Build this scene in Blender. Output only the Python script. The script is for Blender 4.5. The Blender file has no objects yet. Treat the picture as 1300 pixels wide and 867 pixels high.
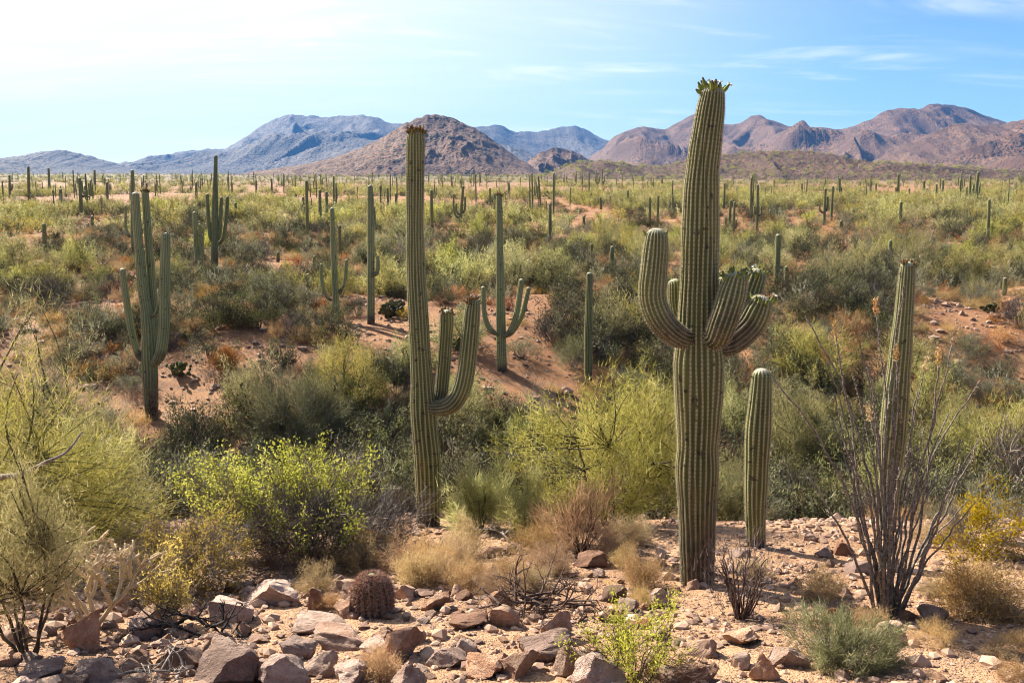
import bpy, bmesh, math, random
import numpy as np
from mathutils import Vector

SC = bpy.context.scene
COL = SC.collection
R = math.radians
rng = np.random.default_rng(11)
random.seed(11)

# ------------------------------------------------------------------ camera, sky, sun, exposure
F = 1249.0                 # focal length in photo pixels (photo 1300 x 867)
PITCH = R(9.6)
CZ = 10.0                  # camera height above the datum
cam_d = bpy.data.cameras.new("camera")
cam_d.sensor_width = 36.0
cam_d.lens = F / 1300.0 * 36.0
cam_d.clip_start = 0.1
cam_d.clip_end = 60000.0
cam = bpy.data.objects.new("camera", cam_d)
COL.objects.link(cam)
cam.location = (0, 0, CZ)
cam.rotation_euler = (math.pi / 2 - PITCH, 0, 0)
SC.camera = cam

SUN_EL, SUN_AZ = R(36), R(-45)      # azimuth measured from +Y towards +X
SUN_DIR = Vector((math.sin(SUN_AZ) * math.cos(SUN_EL), math.cos(SUN_AZ) * math.cos(SUN_EL), math.sin(SUN_EL)))

SC.view_settings.view_transform = 'Standard'
SC.view_settings.look = 'None'
SC.view_settings.gamma = 1.0
SC.view_settings.exposure = 1.62
SC.cycles.filter_width = 1.1
SC.cycles.max_bounces = 5
SC.cycles.diffuse_bounces = 1
SC.cycles.volume_bounces = 0
SC.cycles.transparent_max_bounces = 8
SC.cycles.use_denoising = True

def N(nt, typ, props=None, **ins):
    n = nt.nodes.new(typ)
    for k, v in (props or {}).items():
        setattr(n, k, v)
    for k, v in ins.items():
        key = int(k[1:]) if k[0] == '_' and k[1:].isdigit() else k.replace('_', ' ')
        s = n.inputs[key]
        if isinstance(v, bpy.types.NodeSocket):
            nt.links.new(v, s)
        else:
            s.default_value = v
    return n

def c4(c):
    return (c[0], c[1], c[2], 1.0)

def mixc(nt, fac, a, b, mode='MIX'):
    n = nt.nodes.new('ShaderNodeMix')
    n.data_type = 'RGBA'
    n.blend_type = mode
    for idx, v in ((0, fac), (6, a), (7, b)):
        if isinstance(v, bpy.types.NodeSocket):
            nt.links.new(v, n.inputs[idx])
        else:
            n.inputs[idx].default_value = v if idx == 0 else c4(v)
    return n.outputs[2]

def ramp(nt, fac, p0, p1, v0=0.0, v1=1.0):
    n = N(nt, 'ShaderNodeMapRange', {'interpolation_type': 'SMOOTHSTEP'}, Value=fac)
    n.inputs[1].default_value, n.inputs[2].default_value = p0, p1
    n.inputs[3].default_value, n.inputs[4].default_value = v0, v1
    return n.outputs[0]

def math_(nt, op, a, b=0.0):
    n = N(nt, 'ShaderNodeMath', {'operation': op})
    for i, v in enumerate((a, b)):
        if isinstance(v, bpy.types.NodeSocket):
            nt.links.new(v, n.inputs[i])
        else:
            n.inputs[i].default_value = v
    return n.outputs[0]

def noise(nt, vec, scale, detail=4.0, rough=0.55, dist=0.0):
    n = N(nt, 'ShaderNodeTexNoise', None, Vector=vec, Scale=scale, Detail=detail, Roughness=rough, Distortion=dist)
    return n.outputs[0]

world = bpy.data.worlds.new("World")
SC.world = world
world.use_nodes = True
wt = world.node_tree
bg = wt.nodes["Background"]
sky = N(wt, 'ShaderNodeTexSky', {'sky_type': 'NISHITA', 'sun_disc': False, 'sun_elevation': SUN_EL,
                                 'sun_rotation': SUN_AZ, 'altitude': 800.0, 'air_density': 1.0,
                                 'dust_density': 0.25, 'ozone_density': 8.0})
tc = N(wt, 'ShaderNodeTexCoord')
sep = N(wt, 'ShaderNodeSeparateXYZ', None, Vector=tc.outputs['Generated'])
zz = math_(wt, 'ADD', math_(wt, 'MAXIMUM', sep.outputs[2], 0.0), 0.16)
u = math_(wt, 'DIVIDE', sep.outputs[0], zz)
v = math_(wt, 'DIVIDE', sep.outputs[1], zz)
cmb = N(wt, 'ShaderNodeCombineXYZ', None, X=math_(wt, 'MULTIPLY', u, 0.55), Y=math_(wt, 'MULTIPLY', v, 1.6), Z=3.3)
big = noise(wt, cmb.outputs[0], 0.55, 4.0, 0.5, 0.3)
wisp = noise(wt, cmb.outputs[0], 1.5, 8.0, 0.62, 0.9)
sd = N(wt, 'ShaderNodeVectorMath', {'operation': 'DOT_PRODUCT'})
wt.links.new(tc.outputs['Generated'], sd.inputs[0])
sd.inputs[1].default_value = SUN_DIR
near_sun = ramp(wt, sd.outputs['Value'], 0.36, 0.88)          # thin cirrus veil scatters most towards the sun
wisps = math_(wt, 'MULTIPLY', ramp(wt, wisp, 0.46, 0.74), ramp(wt, big, 0.42, 0.60))
veil = math_(wt, 'MULTIPLY', near_sun, math_(wt, 'ADD', 0.62, math_(wt, 'MULTIPLY', wisp, 0.6)))
cl = math_(wt, 'MINIMUM', math_(wt, 'ADD', math_(wt, 'MULTIPLY', wisps, 0.55), veil), 0.95)
skyc = mixc(wt, cl, (0, 0, 0), (8.8, 8.8, 8.9))
wt.links.new(sky.outputs[0], skyc.node.inputs[6])
wt.links.new(skyc, bg.inputs[0])
bg.inputs[1].default_value = 0.05

sun_d = bpy.data.lights.new("sun", 'SUN')
sun_d.energy = 5.0
sun_d.angle = R(0.5)
sun_d.color = (1.0, 0.93, 0.80)
sun = bpy.data.objects.new("sun", sun_d)
COL.objects.link(sun)
sun.rotation_euler = SUN_DIR.to_track_quat('Z', 'Y').to_euler()
sun.location = (-60, 60, 90)

# ------------------------------------------------------------------ numpy noise
def _hash(ix, iy, seed):
    h = (ix.astype(np.int64) * 374761393 + iy.astype(np.int64) * 668265263 + seed * 1442695041) & 0xFFFFFFFF
    h = ((h ^ (h >> 13)) * 1274126177) & 0xFFFFFFFF
    h = (h ^ (h >> 16)) & 0xFFFFFFFF
    return h / 4294967295.0

def vnoise(x, y, seed=0):
    x, y = np.asarray(x, float), np.asarray(y, float)
    ix, iy = np.floor(x), np.floor(y)
    fx, fy = x - ix, y - iy
    fx, fy = fx * fx * fx * (fx * (fx * 6 - 15) + 10), fy * fy * fy * (fy * (fy * 6 - 15) + 10)
    a, b = _hash(ix, iy, seed), _hash(ix + 1, iy, seed)
    c, d = _hash(ix, iy + 1, seed), _hash(ix + 1, iy + 1, seed)
    return (a * (1 - fx) + b * fx) * (1 - fy) + (c * (1 - fx) + d * fx) * fy

def fbm(x, y, seed=0, octv=4, gain=0.5):
    s, a, t = 0.0, 1.0, 0.0
    for i in range(octv):
        s = s + a * (vnoise(x * 2 ** i + 17.3 * i, y * 2 ** i - 9.1 * i, seed + i) * 2 - 1)
        t += a
        a *= gain
    return s / t

def ridged(x, y, seed=0, octv=5, gain=0.5):
    s, a, t = 0.0, 1.0, 0.0
    for i in range(octv):
        n = 1 - np.abs(vnoise(x * 2 ** i + 5.7 * i, y * 2 ** i + 3.3 * i, seed + i) * 2 - 1)
        s = s + a * n * n
        t += a
        a *= gain
    return s / t

# ------------------------------------------------------------------ the lie of the land
_PD = np.array([-400, -60, -10, 0, 3, 7.5, 11.7, 15, 18, 22, 26, 29, 34, 40, 46, 60, 80, 120, 200, 400, 1000, 2000, 4000, 9500], float)
_PZ = np.array([-2.0, -1.6, -1.4, -1.7, -2.7, -4.1, -5.0, -5.6, -6.5, -8.3, -9.6, -9.5, -8.1, -6.4, -5.8, -5.6, -5.5, -5.35, -5.1, -4.9, -4.2, -1.0, 3.0, 5.0], float)
_tt = np.linspace(-6, 9.2, 3000)                      # asinh axis
_tz = np.interp(np.sinh(_tt), _PD, _PZ)
_k = np.hanning(41); _k /= _k.sum()
_tz = np.convolve(np.pad(_tz, 20, mode='edge'), _k, mode='valid')

def th(x, y, detail=True):
    """terrain height at x, y"""
    x, y = np.asarray(x, float), np.asarray(y, float)
    s = y + 4.5 * fbm(x / 19.0, y / 40.0, 3, 2) * np.clip((y - 17) / 12, 0, 1)
    z = np.interp(np.arcsinh(s), _tt, _tz) + CZ
    r = np.hypot(x, y)
    amp1 = 0.10 + 0.22 * np.clip((r - 14) / 20, 0, 1)
    z = z + amp1 * fbm(x / 7.0, y / 7.0, 21, 3)
    z = z - 2.0 * np.clip((y - 30) / 8, 0, 1) * np.clip((75 - y) / 25, 0, 1) * np.clip(ridged(x / 16.0, y / 34.0, 61, 2) - 0.5, 0, 1)
    z = z + np.clip((r - 45) / 120, 0, 1) * 1.3 * fbm(x / 60.0, y / 45.0, 31, 3)
    z = z + np.clip((r - 400) / 900, 0, 1) * 3.0 * fbm(x / 400.0, y / 400.0, 41, 2)
    if detail:
        z = z + 0.035 * fbm(x / 0.6, y / 0.6, 51, 4) * np.clip(1.6 - r / 40, 0, 1)
    return z

cP, sP = math.cos(PITCH), math.sin(PITCH)

def ray(px, py):
    a, b = (px - 650.0) / F, (433.5 - py) / F
    return np.array([a, cP + b * sP, -sP + b * cP])

def at(px, py, Y):
    """point on the vertical plane y = Y seen at a photo pixel"""
    d = ray(px, py)
    d = d * (Y / d[1])
    return np.array([d[0], Y, CZ + d[2]])

def proj(x, y, z):
    z = z - CZ
    dep = y * cP - z * sP
    return 650 + F * x / dep, 433.5 - F * (y * sP + z * cP) / dep, dep

_Dm = np.geomspace(3.5, 3000, 6000)

def ground(px, py):
    d = ray(px, py)
    d = d / d[1]
    zz_ = th(d[0] * _Dm, _Dm)
    below = (CZ + d[2] * _Dm) < zz_
    i = int(np.argmax(below)) if below.any() else len(_Dm) - 1
    Y = _Dm[i]
    return np.array([d[0] * Y, Y, float(th(d[0] * Y, Y))])

# ------------------------------------------------------------------ mesh helpers
class MB:
    def __init__(self):
        self.V, self.T, self.Q, self.n = [], [], [], 0
        self.A = {}
        self.tm, self.qm = [], []

    def add(self, V, tris=None, quads=None, mat=0, **attrs):
        V = np.asarray(V, np.float32).reshape(-1, 3)
        if tris is not None and len(tris):
            t = np.asarray(tris, np.int32).reshape(-1, 3) + self.n
            self.T.append(t); self.tm.append(np.full(len(t), mat, np.int32))
        if quads is not None and len(quads):
            q = np.asarray(quads, np.int32).reshape(-1, 4) + self.n
            self.Q.append(q); self.qm.append(np.full(len(q), mat, np.int32))
        for k in set(self.A) | set(attrs):
            val = attrs.get(k, 0.0)
            arr = np.broadcast_to(np.asarray(val, np.float32), (len(V),))
            self.A.setdefault(k, [np.zeros(self.n, np.float32)] if self.n else []).append(arr)
        self.V.append(V)
        self.n += len(V)
        return self

    def mesh(self, name, mats, smooth=True, sharp=None):
        me = bpy.data.meshes.new(name)
        V = np.concatenate(self.V)
        T = np.concatenate(self.T) if self.T else np.zeros((0, 3), np.int32)
        Q = np.concatenate(self.Q) if self.Q else np.zeros((0, 4), np.int32)
        me.vertices.add(len(V))
        me.vertices.foreach_set('co', V.ravel())
        nl = T.size + Q.size
        me.loops.add(nl)
        me.loops.foreach_set('vertex_index', np.concatenate([T.ravel(), Q.ravel()]).astype(np.int32))
        me.polygons.add(len(T) + len(Q))
        st = np.concatenate([np.arange(len(T)) * 3, T.size + np.arange(len(Q)) * 4]).astype(np.int32)
        me.polygons.foreach_set('loop_start', st)
        mi = np.concatenate(self.tm + self.qm).astype(np.int32)
        me.polygons.foreach_set('material_index', mi)
        me.polygons.foreach_set('use_smooth', np.full(len(T) + len(Q), smooth))
        for k, lst in self.A.items():
            a = me.attributes.new(k, 'FLOAT', 'POINT')
            a.data.foreach_set('value', np.concatenate(lst).astype(np.float32))
        for m in (mats if isinstance(mats, (list, tuple)) else [mats]):
            me.materials.append(m)
        me.update(calc_edges=True)
        if sharp is not None:
            me.set_sharp_from_angle(angle=R(sharp))
        return me

    def obj(self, name, mats, parent=None, smooth=True, sharp=None, loc=None):
        o = bpy.data.objects.new(name, self.mesh(name, mats, smooth, sharp))
        COL.objects.link(o)
        if parent is not None:
            o.parent = parent
        if loc is not None:
            o.location = loc
        return o

def tag(o, label=None, cat=None, group=None, kind=None):
    for k, val in (('label', label), ('category', cat), ('group', group), ('kind', kind)):
        if val:
            o[k] = val
    return o

def empty(name, loc, label=None, cat=None, group=None):
    o = bpy.data.objects.new(name, None)
    o.empty_display_size = 0.2
    COL.objects.link(o)
    o.location = loc
    return tag(o, label, cat, group)

def copy_tree(o, parent=None):
    c = o.copy()
    COL.objects.link(c)
    if parent is not None:
        c.parent = parent
    for ch in list(o.children):
        copy_tree(ch, c)
    return c

def unit(v):
    v = np.asarray(v, float)
    return v / (np.linalg.norm(v, axis=-1, keepdims=True) + 1e-9)

def frames(P):
    """parallel transport frames along a polyline"""
    T = unit(np.gradient(P, axis=0))
    n0 = np.array([1.0, 0, 0])
    if abs(T[0] @ n0) > 0.9:
        n0 = np.array([0, 1.0, 0])
    U = np.zeros_like(P)
    u_ = unit(n0 - T[0] * (T[0] @ n0))
    for i in range(len(P)):
        u_ = unit(u_ - T[i] * (T[i] @ u_))
        U[i] = u_
    return T, U, np.cross(T, U)

def tube(mb, P, rad, sides=5, mat=0, cap=True, **attrs):
    P = np.asarray(P, float)
    n = len(P)
    rad = np.broadcast_to(np.asarray(rad, float), (n,))
    T, U, W = frames(P)
    ph = np.arange(sides) / sides * 2 * np.pi
    V = P[:, None] + rad[:, None, None] * (np.cos(ph)[None, :, None] * U[:, None] + np.sin(ph)[None, :, None] * W[:, None])
    i = np.arange(n - 1)[:, None] * sides
    j = np.arange(sides)[None]
    j2 = (j + 1) % sides
    q = np.stack([i + j, i + j2, i + sides + j2, i + sides + j], -1).reshape(-1, 4)
    tris = None
    V = V.reshape(-1, 3)
    if cap:
        V = np.concatenate([V, P[-1:] + T[-1:] * rad[-1] * 0.6])
        k = (n - 1) * sides
        tris = [[k + a, k + (a + 1) % sides, n * sides] for a in range(sides)]
    mb.add(V, tris, q, mat, **attrs)

def smooth_path(pts, n):
    """Catmull-Rom through rows of pts (any columns), n samples evenly by length"""
    p = np.asarray(pts, float)
    if len(p) < 3:
        t = np.linspace(0, 1, n)[:, None]
        return p[0] * (1 - t) + p[-1] * t
    q = np.vstack([2 * p[0] - p[1], p, 2 * p[-1] - p[-2]])
    out = []
    for i in range(len(p) - 1):
        a, b, c, d = q[i:i + 4]
        t = np.linspace(0, 1, 24, endpoint=False)[:, None]
        out.append(0.5 * ((2 * b) + (-a + c) * t + (2 * a - 5 * b + 4 * c - d) * t ** 2 + (-a + 3 * b - 3 * c + d) * t ** 3))
    out = np.vstack(out + [p[-1:]])
    L = np.concatenate([[0], np.cumsum(np.linalg.norm(np.diff(out[:, :3], axis=0), axis=1))])
    t = np.linspace(0, L[-1], n)
    return np.stack([np.interp(t, L, out[:, k]) for k in range(out.shape[1])], 1)

def bez(a, b, c, n=6):
    t = np.linspace(0, 1, n)[:, None]
    return (1 - t) ** 2 * a + 2 * t * (1 - t) * b + t * t * c

def blades(mb, o, d, L, W, mat=0, **attrs):
    """thin tapering triangles: twigs, leaflets, spines"""
    n = len(o)
    d = unit(d)
    side = unit(np.cross(d, unit(rng.normal(size=(n, 3)))))
    L = np.broadcast_to(L, (n,))[:, None]
    W = np.broadcast_to(W, (n,))[:, None]
    V = np.stack([o - side * W / 2, o + side * W / 2, o + d * L], 1).reshape(-1, 3)
    at_ = {k: np.repeat(np.broadcast_to(v_, (n,)), 3) for k, v_ in attrs.items()}
    mb.add(V, np.arange(3 * n).reshape(-1, 3), None, mat, **at_)

def leaves(mb, o, d, L, W, mat=0, **attrs):
    """little diamond leaves"""
    n = len(o)
    d = unit(d)
    side = unit(np.cross(d, unit(rng.normal(size=(n, 3)))))
    L = np.broadcast_to(L, (n,))[:, None]
    W = np.broadcast_to(W, (n,))[:, None]
    V = np.stack([o, o + d * L * .5 - side * W / 2, o + d * L, o + d * L * .5 + side * W / 2], 1).reshape(-1, 3)
    at_ = {k: np.repeat(np.broadcast_to(v_, (n,)), 4) for k, v_ in attrs.items()}
    mb.add(V, None, np.arange(4 * n).reshape(-1, 4), mat, **at_)

# ------------------------------------------------------------------ materials
def new_mat(name):
    m = bpy.data.materials.new(name)
    m.use_nodes = True
    nt = m.node_tree
    b = nt.nodes["Principled BSDF"]
    b.inputs['Specular IOR Level'].default_value = 0.25
    b.inputs['Roughness'].default_value = 0.85
    return m, nt, b

def foliage_mat(name, cols, trans=0.35, vary=0.35):
    """cols: three base colours mixed by leaf and by plant"""
    m, nt, b = new_mat(name)
    g = N(nt, 'ShaderNodeNewGeometry')
    oi = N(nt, 'ShaderNodeObjectInfo')
    at_ = N(nt, 'ShaderNodeAttribute', {'attribute_name': 'tint'})
    f = math_(nt, 'ADD', math_(nt, 'MULTIPLY', g.outputs['Random Per Island'], 0.45), math_(nt, 'MULTIPLY', at_.outputs['Fac'], 0.55))
    c = mixc(nt, ramp(nt, f, 0.1, 0.6), cols[0], cols[1])
    c = mixc(nt, ramp(nt, f, 0.55, 0.95), c, cols[2])
    hs = N(nt, 'ShaderNodeHueSaturation', None, Color=c,
           Hue=ramp(nt, oi.outputs['Random'], 0, 1, 0.5 - 0.05 * vary, 0.5 + 0.05 * vary),
           Saturation=ramp(nt, math_(nt, 'FRACT', math_(nt, 'MULTIPLY', oi.outputs['Random'], 7.31)), 0, 1, 1 - vary * .6, 1 + vary * .25),
           Value=ramp(nt, math_(nt, 'FRACT', math_(nt, 'MULTIPLY', oi.outputs['Random'], 13.7)), 0, 1, 1 - vary, 1 + vary * .6))
    nt.links.new(hs.outputs[0], b.inputs['Base Color'])
    tr = N(nt, 'ShaderNodeBsdfTranslucent', None, Color=hs.outputs[0])
    mx = N(nt, 'ShaderNodeMixShader', None, Fac=trans)
    nt.links.new(b.outputs[0], mx.inputs[1]); nt.links.new(tr.outputs[0], mx.inputs[2])
    nt.links.new(mx.outputs[0], nt.nodes['Material Output'].inputs['Surface'])
    return m

def bark_mat(name, c0, c1, scale=14.0):
    m, nt, b = new_mat(name)
    tcn = N(nt, 'ShaderNodeTexCoord')
    n1 = noise(nt, tcn.outputs['Object'], scale, 5, 0.6)
    c = mixc(nt, ramp(nt, n1, 0.35, 0.68), c0, c1)
    nt.links.new(c, b.inputs['Base Color'])
    bp = N(nt, 'ShaderNodeBump', None, Strength=0.6, Distance=0.01, Height=n1)
    nt.links.new(bp.outputs[0], b.inputs['Normal'])
    return m

FOL = {
    'palo': foliage_mat('palo_verde_twigs', ((0.18, 0.165, 0.038), (0.40, 0.36, 0.10), (0.60, 0.53, 0.21)), 0.4, 0.3),
    'bright': foliage_mat('creosote_leaves', ((0.18, 0.19, 0.03), (0.38, 0.39, 0.075), (0.56, 0.54, 0.15)), 0.45, 0.2),
    'lime': foliage_mat('yellow_lime_leaves', ((0.26, 0.25, 0.035), (0.46, 0.43, 0.06), (0.62, 0.56, 0.11)), 0.45, 0.2),
    'olive': foliage_mat('olive_leaves', ((0.055, 0.06, 0.018), (0.12, 0.122, 0.04), (0.23, 0.22, 0.085)), 0.28),
    'grey': foliage_mat('grey_green_leaves', ((0.13, 0.122, 0.06), (0.24, 0.225, 0.115), (0.38, 0.355, 0.21)), 0.28),
    'yellow': foliage_mat('yellow_leaves', ((0.30, 0.20, 0.015), (0.56, 0.36, 0.02), (0.68, 0.45, 0.035)), 0.4),
    'straw': foliage_mat('dry_straw', ((0.32, 0.18, 0.07), (0.52, 0.34, 0.15), (0.66, 0.48, 0.25)), 0.35, 0.25),
    'rust': foliage_mat('rusty_dry_brush', ((0.22, 0.095, 0.03), (0.42, 0.20, 0.065), (0.54, 0.31, 0.12)), 0.28),
    'dead': foliage_mat('dead_twigs', ((0.07, 0.05, 0.045), (0.15, 0.115, 0.10), (0.28, 0.235, 0.20)), 0.0, 0.25),
}
BARK = {
    'dark': bark_mat('dark_bark', (0.035, 0.028, 0.018), (0.11, 0.085, 0.055)),
    'green': bark_mat('green_bark', (0.07, 0.075, 0.025), (0.2, 0.2, 0.075)),
    'grey': bark_mat('grey_bark', (0.13, 0.10, 0.08), (0.36, 0.30, 0.25)),
    'brown': bark_mat('red_brown_twig', (0.05, 0.028, 0.02), (0.14, 0.085, 0.06)),
    'ocotillo': bark_mat('ocotillo_bark', (0.085, 0.065, 0.05), (0.25, 0.205, 0.165), 30.0),
    'char': bark_mat('blackened_wood', (0.012, 0.010, 0.010), (0.06, 0.05, 0.045)),
}

def saguaro_mat(name, g0, g1, spine):
    m, nt, b = new_mat(name)
    rib = N(nt, 'ShaderNodeAttribute', {'attribute_name': 'rib'}).outputs['Fac']
    hh = N(nt, 'ShaderNodeAttribute', {'attribute_name': 'hgt'}).outputs['Fac']     # metres above the base
    age = N(nt, 'ShaderNodeAttribute', {'attribute_name': 'age'}).outputs['Fac']     # 1 in the corky foot
    ln = N(nt, 'ShaderNodeAttribute', {'attribute_name': 'areole'}).outputs['Fac']
    tcn = N(nt, 'ShaderNodeTexCoord')
    mp = N(nt, 'ShaderNodeMapping', None, Vector=tcn.outputs['Object'])
    mp.inputs['Scale'].default_value = (1, 1, 0.3)
    n1 = noise(nt, mp.outputs[0], 2.5, 5, 0.6)
    n2 = noise(nt, tcn.outputs['Object'], 9.0, 4, 0.6)
    n3 = noise(nt, mp.outputs[0], 6.0, 3, 0.5)
    c = mixc(nt, ramp(nt, n1, 0.3, 0.7), g0, g1)
    c = mixc(nt, math_(nt, 'MULTIPLY', ramp(nt, n3, 0.52, 0.7), 0.5), c, (g1[0] * 1.35, g1[1] * 1.1, g1[2] * 1.1))
    sp = math_(nt, 'MULTIPLY', ramp(nt, rib, 0.72, 0.97), math_(nt, 'ADD', 0.35, math_(nt, 'MULTIPLY', ramp(nt, math_(nt, 'ABSOLUTE', math_(nt, 'SINE', ln)), 0.25, 0.8), 0.5)))
    c = mixc(nt, sp, c, spine)
    scar = ramp(nt, n2, 0.615, 0.66)
    c = mixc(nt, math_(nt, 'MULTIPLY', scar, 0.85), c, (0.035, 0.025, 0.018))
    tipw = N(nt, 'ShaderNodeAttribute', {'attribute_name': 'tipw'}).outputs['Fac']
    c = mixc(nt, math_(nt, 'MULTIPLY', tipw, 0.8), c, (0.62, 0.56, 0.42))  # pale apex spines, with the sunlit white of the dome painted in
    old = math_(nt, 'MULTIPLY', age, ramp(nt, n1, 0.35, 0.6, 0.45, 1.0))
    c = mixc(nt, old, c, mixc(nt, ramp(nt, n2, .4, .6), (0.03, 0.023, 0.018), (0.12, 0.085, 0.055)))
    nt.links.new(c, b.inputs['Base Color'])
    b.inputs['Roughness'].default_value = 0.6
    bp = N(nt, 'ShaderNodeBump', None, Strength=0.35, Distance=0.01, Height=n2)
    nt.links.new(bp.outputs[0], b.inputs['Normal'])
    return m

SAG = saguaro_mat('saguaro_skin', (0.066, 0.082, 0.022), (0.132, 0.148, 0.04), (0.45, 0.38, 0.21))
SAGP = saguaro_mat('pale_saguaro_skin', (0.15, 0.165, 0.058), (0.235, 0.245, 0.09), (0.42, 0.38, 0.22))
SAGF = saguaro_mat('far_saguaro_skin', (0.115, 0.125, 0.042), (0.18, 0.19, 0.065), (0.27, 0.25, 0.12))
SPINE, _nt, _b = new_mat('pale_spines'); _b.inputs['Base Color'].default_value = (0.52, 0.46, 0.32, 1)

def bud_mat(name, c0, c1):
    m, nt, b = new_mat(name)
    t_ = N(nt, 'ShaderNodeAttribute', {'attribute_name': 'tip'}).outputs['Fac']
    g = N(nt, 'ShaderNodeNewGeometry')
    c = mixc(nt, ramp(nt, t_, 0.55, 0.9), c0, c1)
    c = mixc(nt, math_(nt, 'MULTIPLY', g.outputs['Random Per Island'], 0.4), c, (0.30, 0.26, 0.06))
    nt.links.new(c, b.inputs['Base Color'])
    return m
BUD_G = bud_mat('green_buds', (0.13, 0.20, 0.03), (0.04, 0.035, 0.02))
BUD_R = bud_mat('red_brown_buds', (0.09, 0.075, 0.025), (0.16, 0.035, 0.03))
PETAL, _nt, _b = new_mat('white_petals'); _b.inputs['Base Color'].default_value = (0.75, 0.72, 0.6, 1)

def rock_mat(name, c0, c1, c2):
    m, nt, b = new_mat(name)
    tcn = N(nt, 'ShaderNodeTexCoord')
    oi = N(nt, 'ShaderNodeObjectInfo')
    off = N(nt, 'ShaderNodeVectorMath', {'operation': 'ADD'})
    nt.links.new(tcn.outputs['Object'], off.inputs[0])
    sc_ = math_(nt, 'MULTIPLY', oi.outputs['Random'], 40.0)
    nt.links.new(sc_, off.inputs[1])
    v_ = off.outputs[0]
    n1 = noise(nt, v_, 1.6, 6, 0.62)
    n2 = noise(nt, v_, 9.0, 5, 0.65)
    n3 = noise(nt, v_, 30.0, 3, 0.6)
    c = mixc(nt, ramp(nt, n1, 0.35, 0.66), c0, c1)
    c = mixc(nt, math_(nt, 'MULTIPLY', ramp(nt, n2, 0.52, 0.66), 0.55), c, c2)
    c = mixc(nt, math_(nt, 'MULTIPLY', ramp(nt, n3, 0.55, 0.68), 0.35), c, (0.09, 0.07, 0.065))
    n4 = noise(nt, v_, 0.9, 5, 0.7, 0.6)
    c = mixc(nt, math_(nt, 'MULTIPLY', ramp(nt, n4, 0.53, 0.6), 0.4), c, (0.20, 0.115, 0.085))
    hs = N(nt, 'ShaderNodeHueSaturation', None, Color=c, Hue=0.5,
           Saturation=ramp(nt, math_(nt, 'FRACT', math_(nt, 'MULTIPLY', oi.outputs['Random'], 5.3)), 0, 1, 0.8, 1.2),
           Value=ramp(nt, math_(nt, 'FRACT', math_(nt, 'MULTIPLY', oi.outputs['Random'], 9.7)), 0, 1, 0.7, 1.2))
    nt.links.new(hs.outputs[0], b.inputs['Base Color'])
    hsum = math_(nt, 'ADD', n2, math_(nt, 'MULTIPLY', n3, 0.4))
    bp = N(nt, 'ShaderNodeBump', None, Strength=1.0, Distance=0.06, Height=hsum)
    nt.links.new(bp.outputs[0], b.inputs['Normal'])
    return m
ROCK = rock_mat('pink_granite', (0.50, 0.285, 0.19), (0.72, 0.48, 0.345), (0.38, 0.215, 0.14))
ROCK_D = rock_mat('dark_stained_granite', (0.28, 0.16, 0.11), (0.46, 0.285, 0.205), (0.17, 0.10, 0.075))
ROCK_R = rock_mat('rusty_granite', (0.25, 0.11, 0.05), (0.36, 0.19, 0.11), (0.13, 0.06, 0.04))

def ground_mat():
    m, nt, b = new_mat('desert_soil')
    g = N(nt, 'ShaderNodeNewGeometry')
    P = g.outputs['Position']
    sp = N(nt, 'ShaderNodeSeparateXYZ', None, Vector=P)
    n0 = noise(nt, P, 0.09, 4, 0.5, 0.4)
    n1 = noise(nt, P, 0.55, 6, 0.62, 0.3)
    n2 = noise(nt, P, 3.2, 6, 0.65)
    n3 = noise(nt, P, 17.0, 4, 0.65)
    vo = N(nt, 'ShaderNodeTexVoronoi', None, Vector=P, Scale=16.0)
    vo2 = N(nt, 'ShaderNodeTexVoronoi', None, Vector=P, Scale=45.0)
    near = mixc(nt, ramp(nt, n1, 0.35, 0.65), (0.33, 0.175, 0.09), (0.47, 0.275, 0.155))
    mid = mixc(nt, ramp(nt, n0, 0.4, 0.62), (0.29, 0.125, 0.048), (0.41, 0.205, 0.09))
    mid = mixc(nt, ramp(nt, n1, 0.45, 0.72), mid, (0.25, 0.10, 0.042))
    c = mixc(nt, ramp(nt, sp.outputs[1], 14, 30), near, mid)
    c = mixc(nt, math_(nt, 'MULTIPLY', ramp(nt, n2, 0.46, 0.66), 0.7), c, (0.17, 0.095, 0.052))
    peb = math_(nt, 'MULTIPLY', ramp(nt, vo.outputs['Distance'], 0.42, 0.25), ramp(nt, n2, 0.42, 0.58))
    stone = mixc(nt, vo.outputs['Color'], (0.26, 0.17, 0.13), (0.55, 0.42, 0.33))
    c = mixc(nt, math_(nt, 'MULTIPLY', peb, 0.7), c, stone)
    c = mixc(nt, math_(nt, 'MULTIPLY', ramp(nt, n3, 0.52, 0.7), 0.45), c, (0.17, 0.11, 0.075))
    far = ramp(nt, sp.outputs[1], 110, 900)
    c = mixc(nt, math_(nt, 'MULTIPLY', far, 0.9), c, (0.135, 0.105, 0.045))
    nt.links.new(c, b.inputs['Base Color'])
    hgt = math_(nt, 'ADD', math_(nt, 'MULTIPLY', peb, 0.7), math_(nt, 'ADD', math_(nt, 'MULTIPLY', n3, 0.5), math_(nt, 'MULTIPLY', ramp(nt, vo2.outputs['Distance'], 0.5, 0.1), 0.35)))
    bp = N(nt, 'ShaderNodeBump', None, Strength=1.0, Distance=0.07, Height=hgt)
    nt.links.new(bp.outputs[0], b.inputs['Normal'])
    return m
GROUND = ground_mat()

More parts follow.
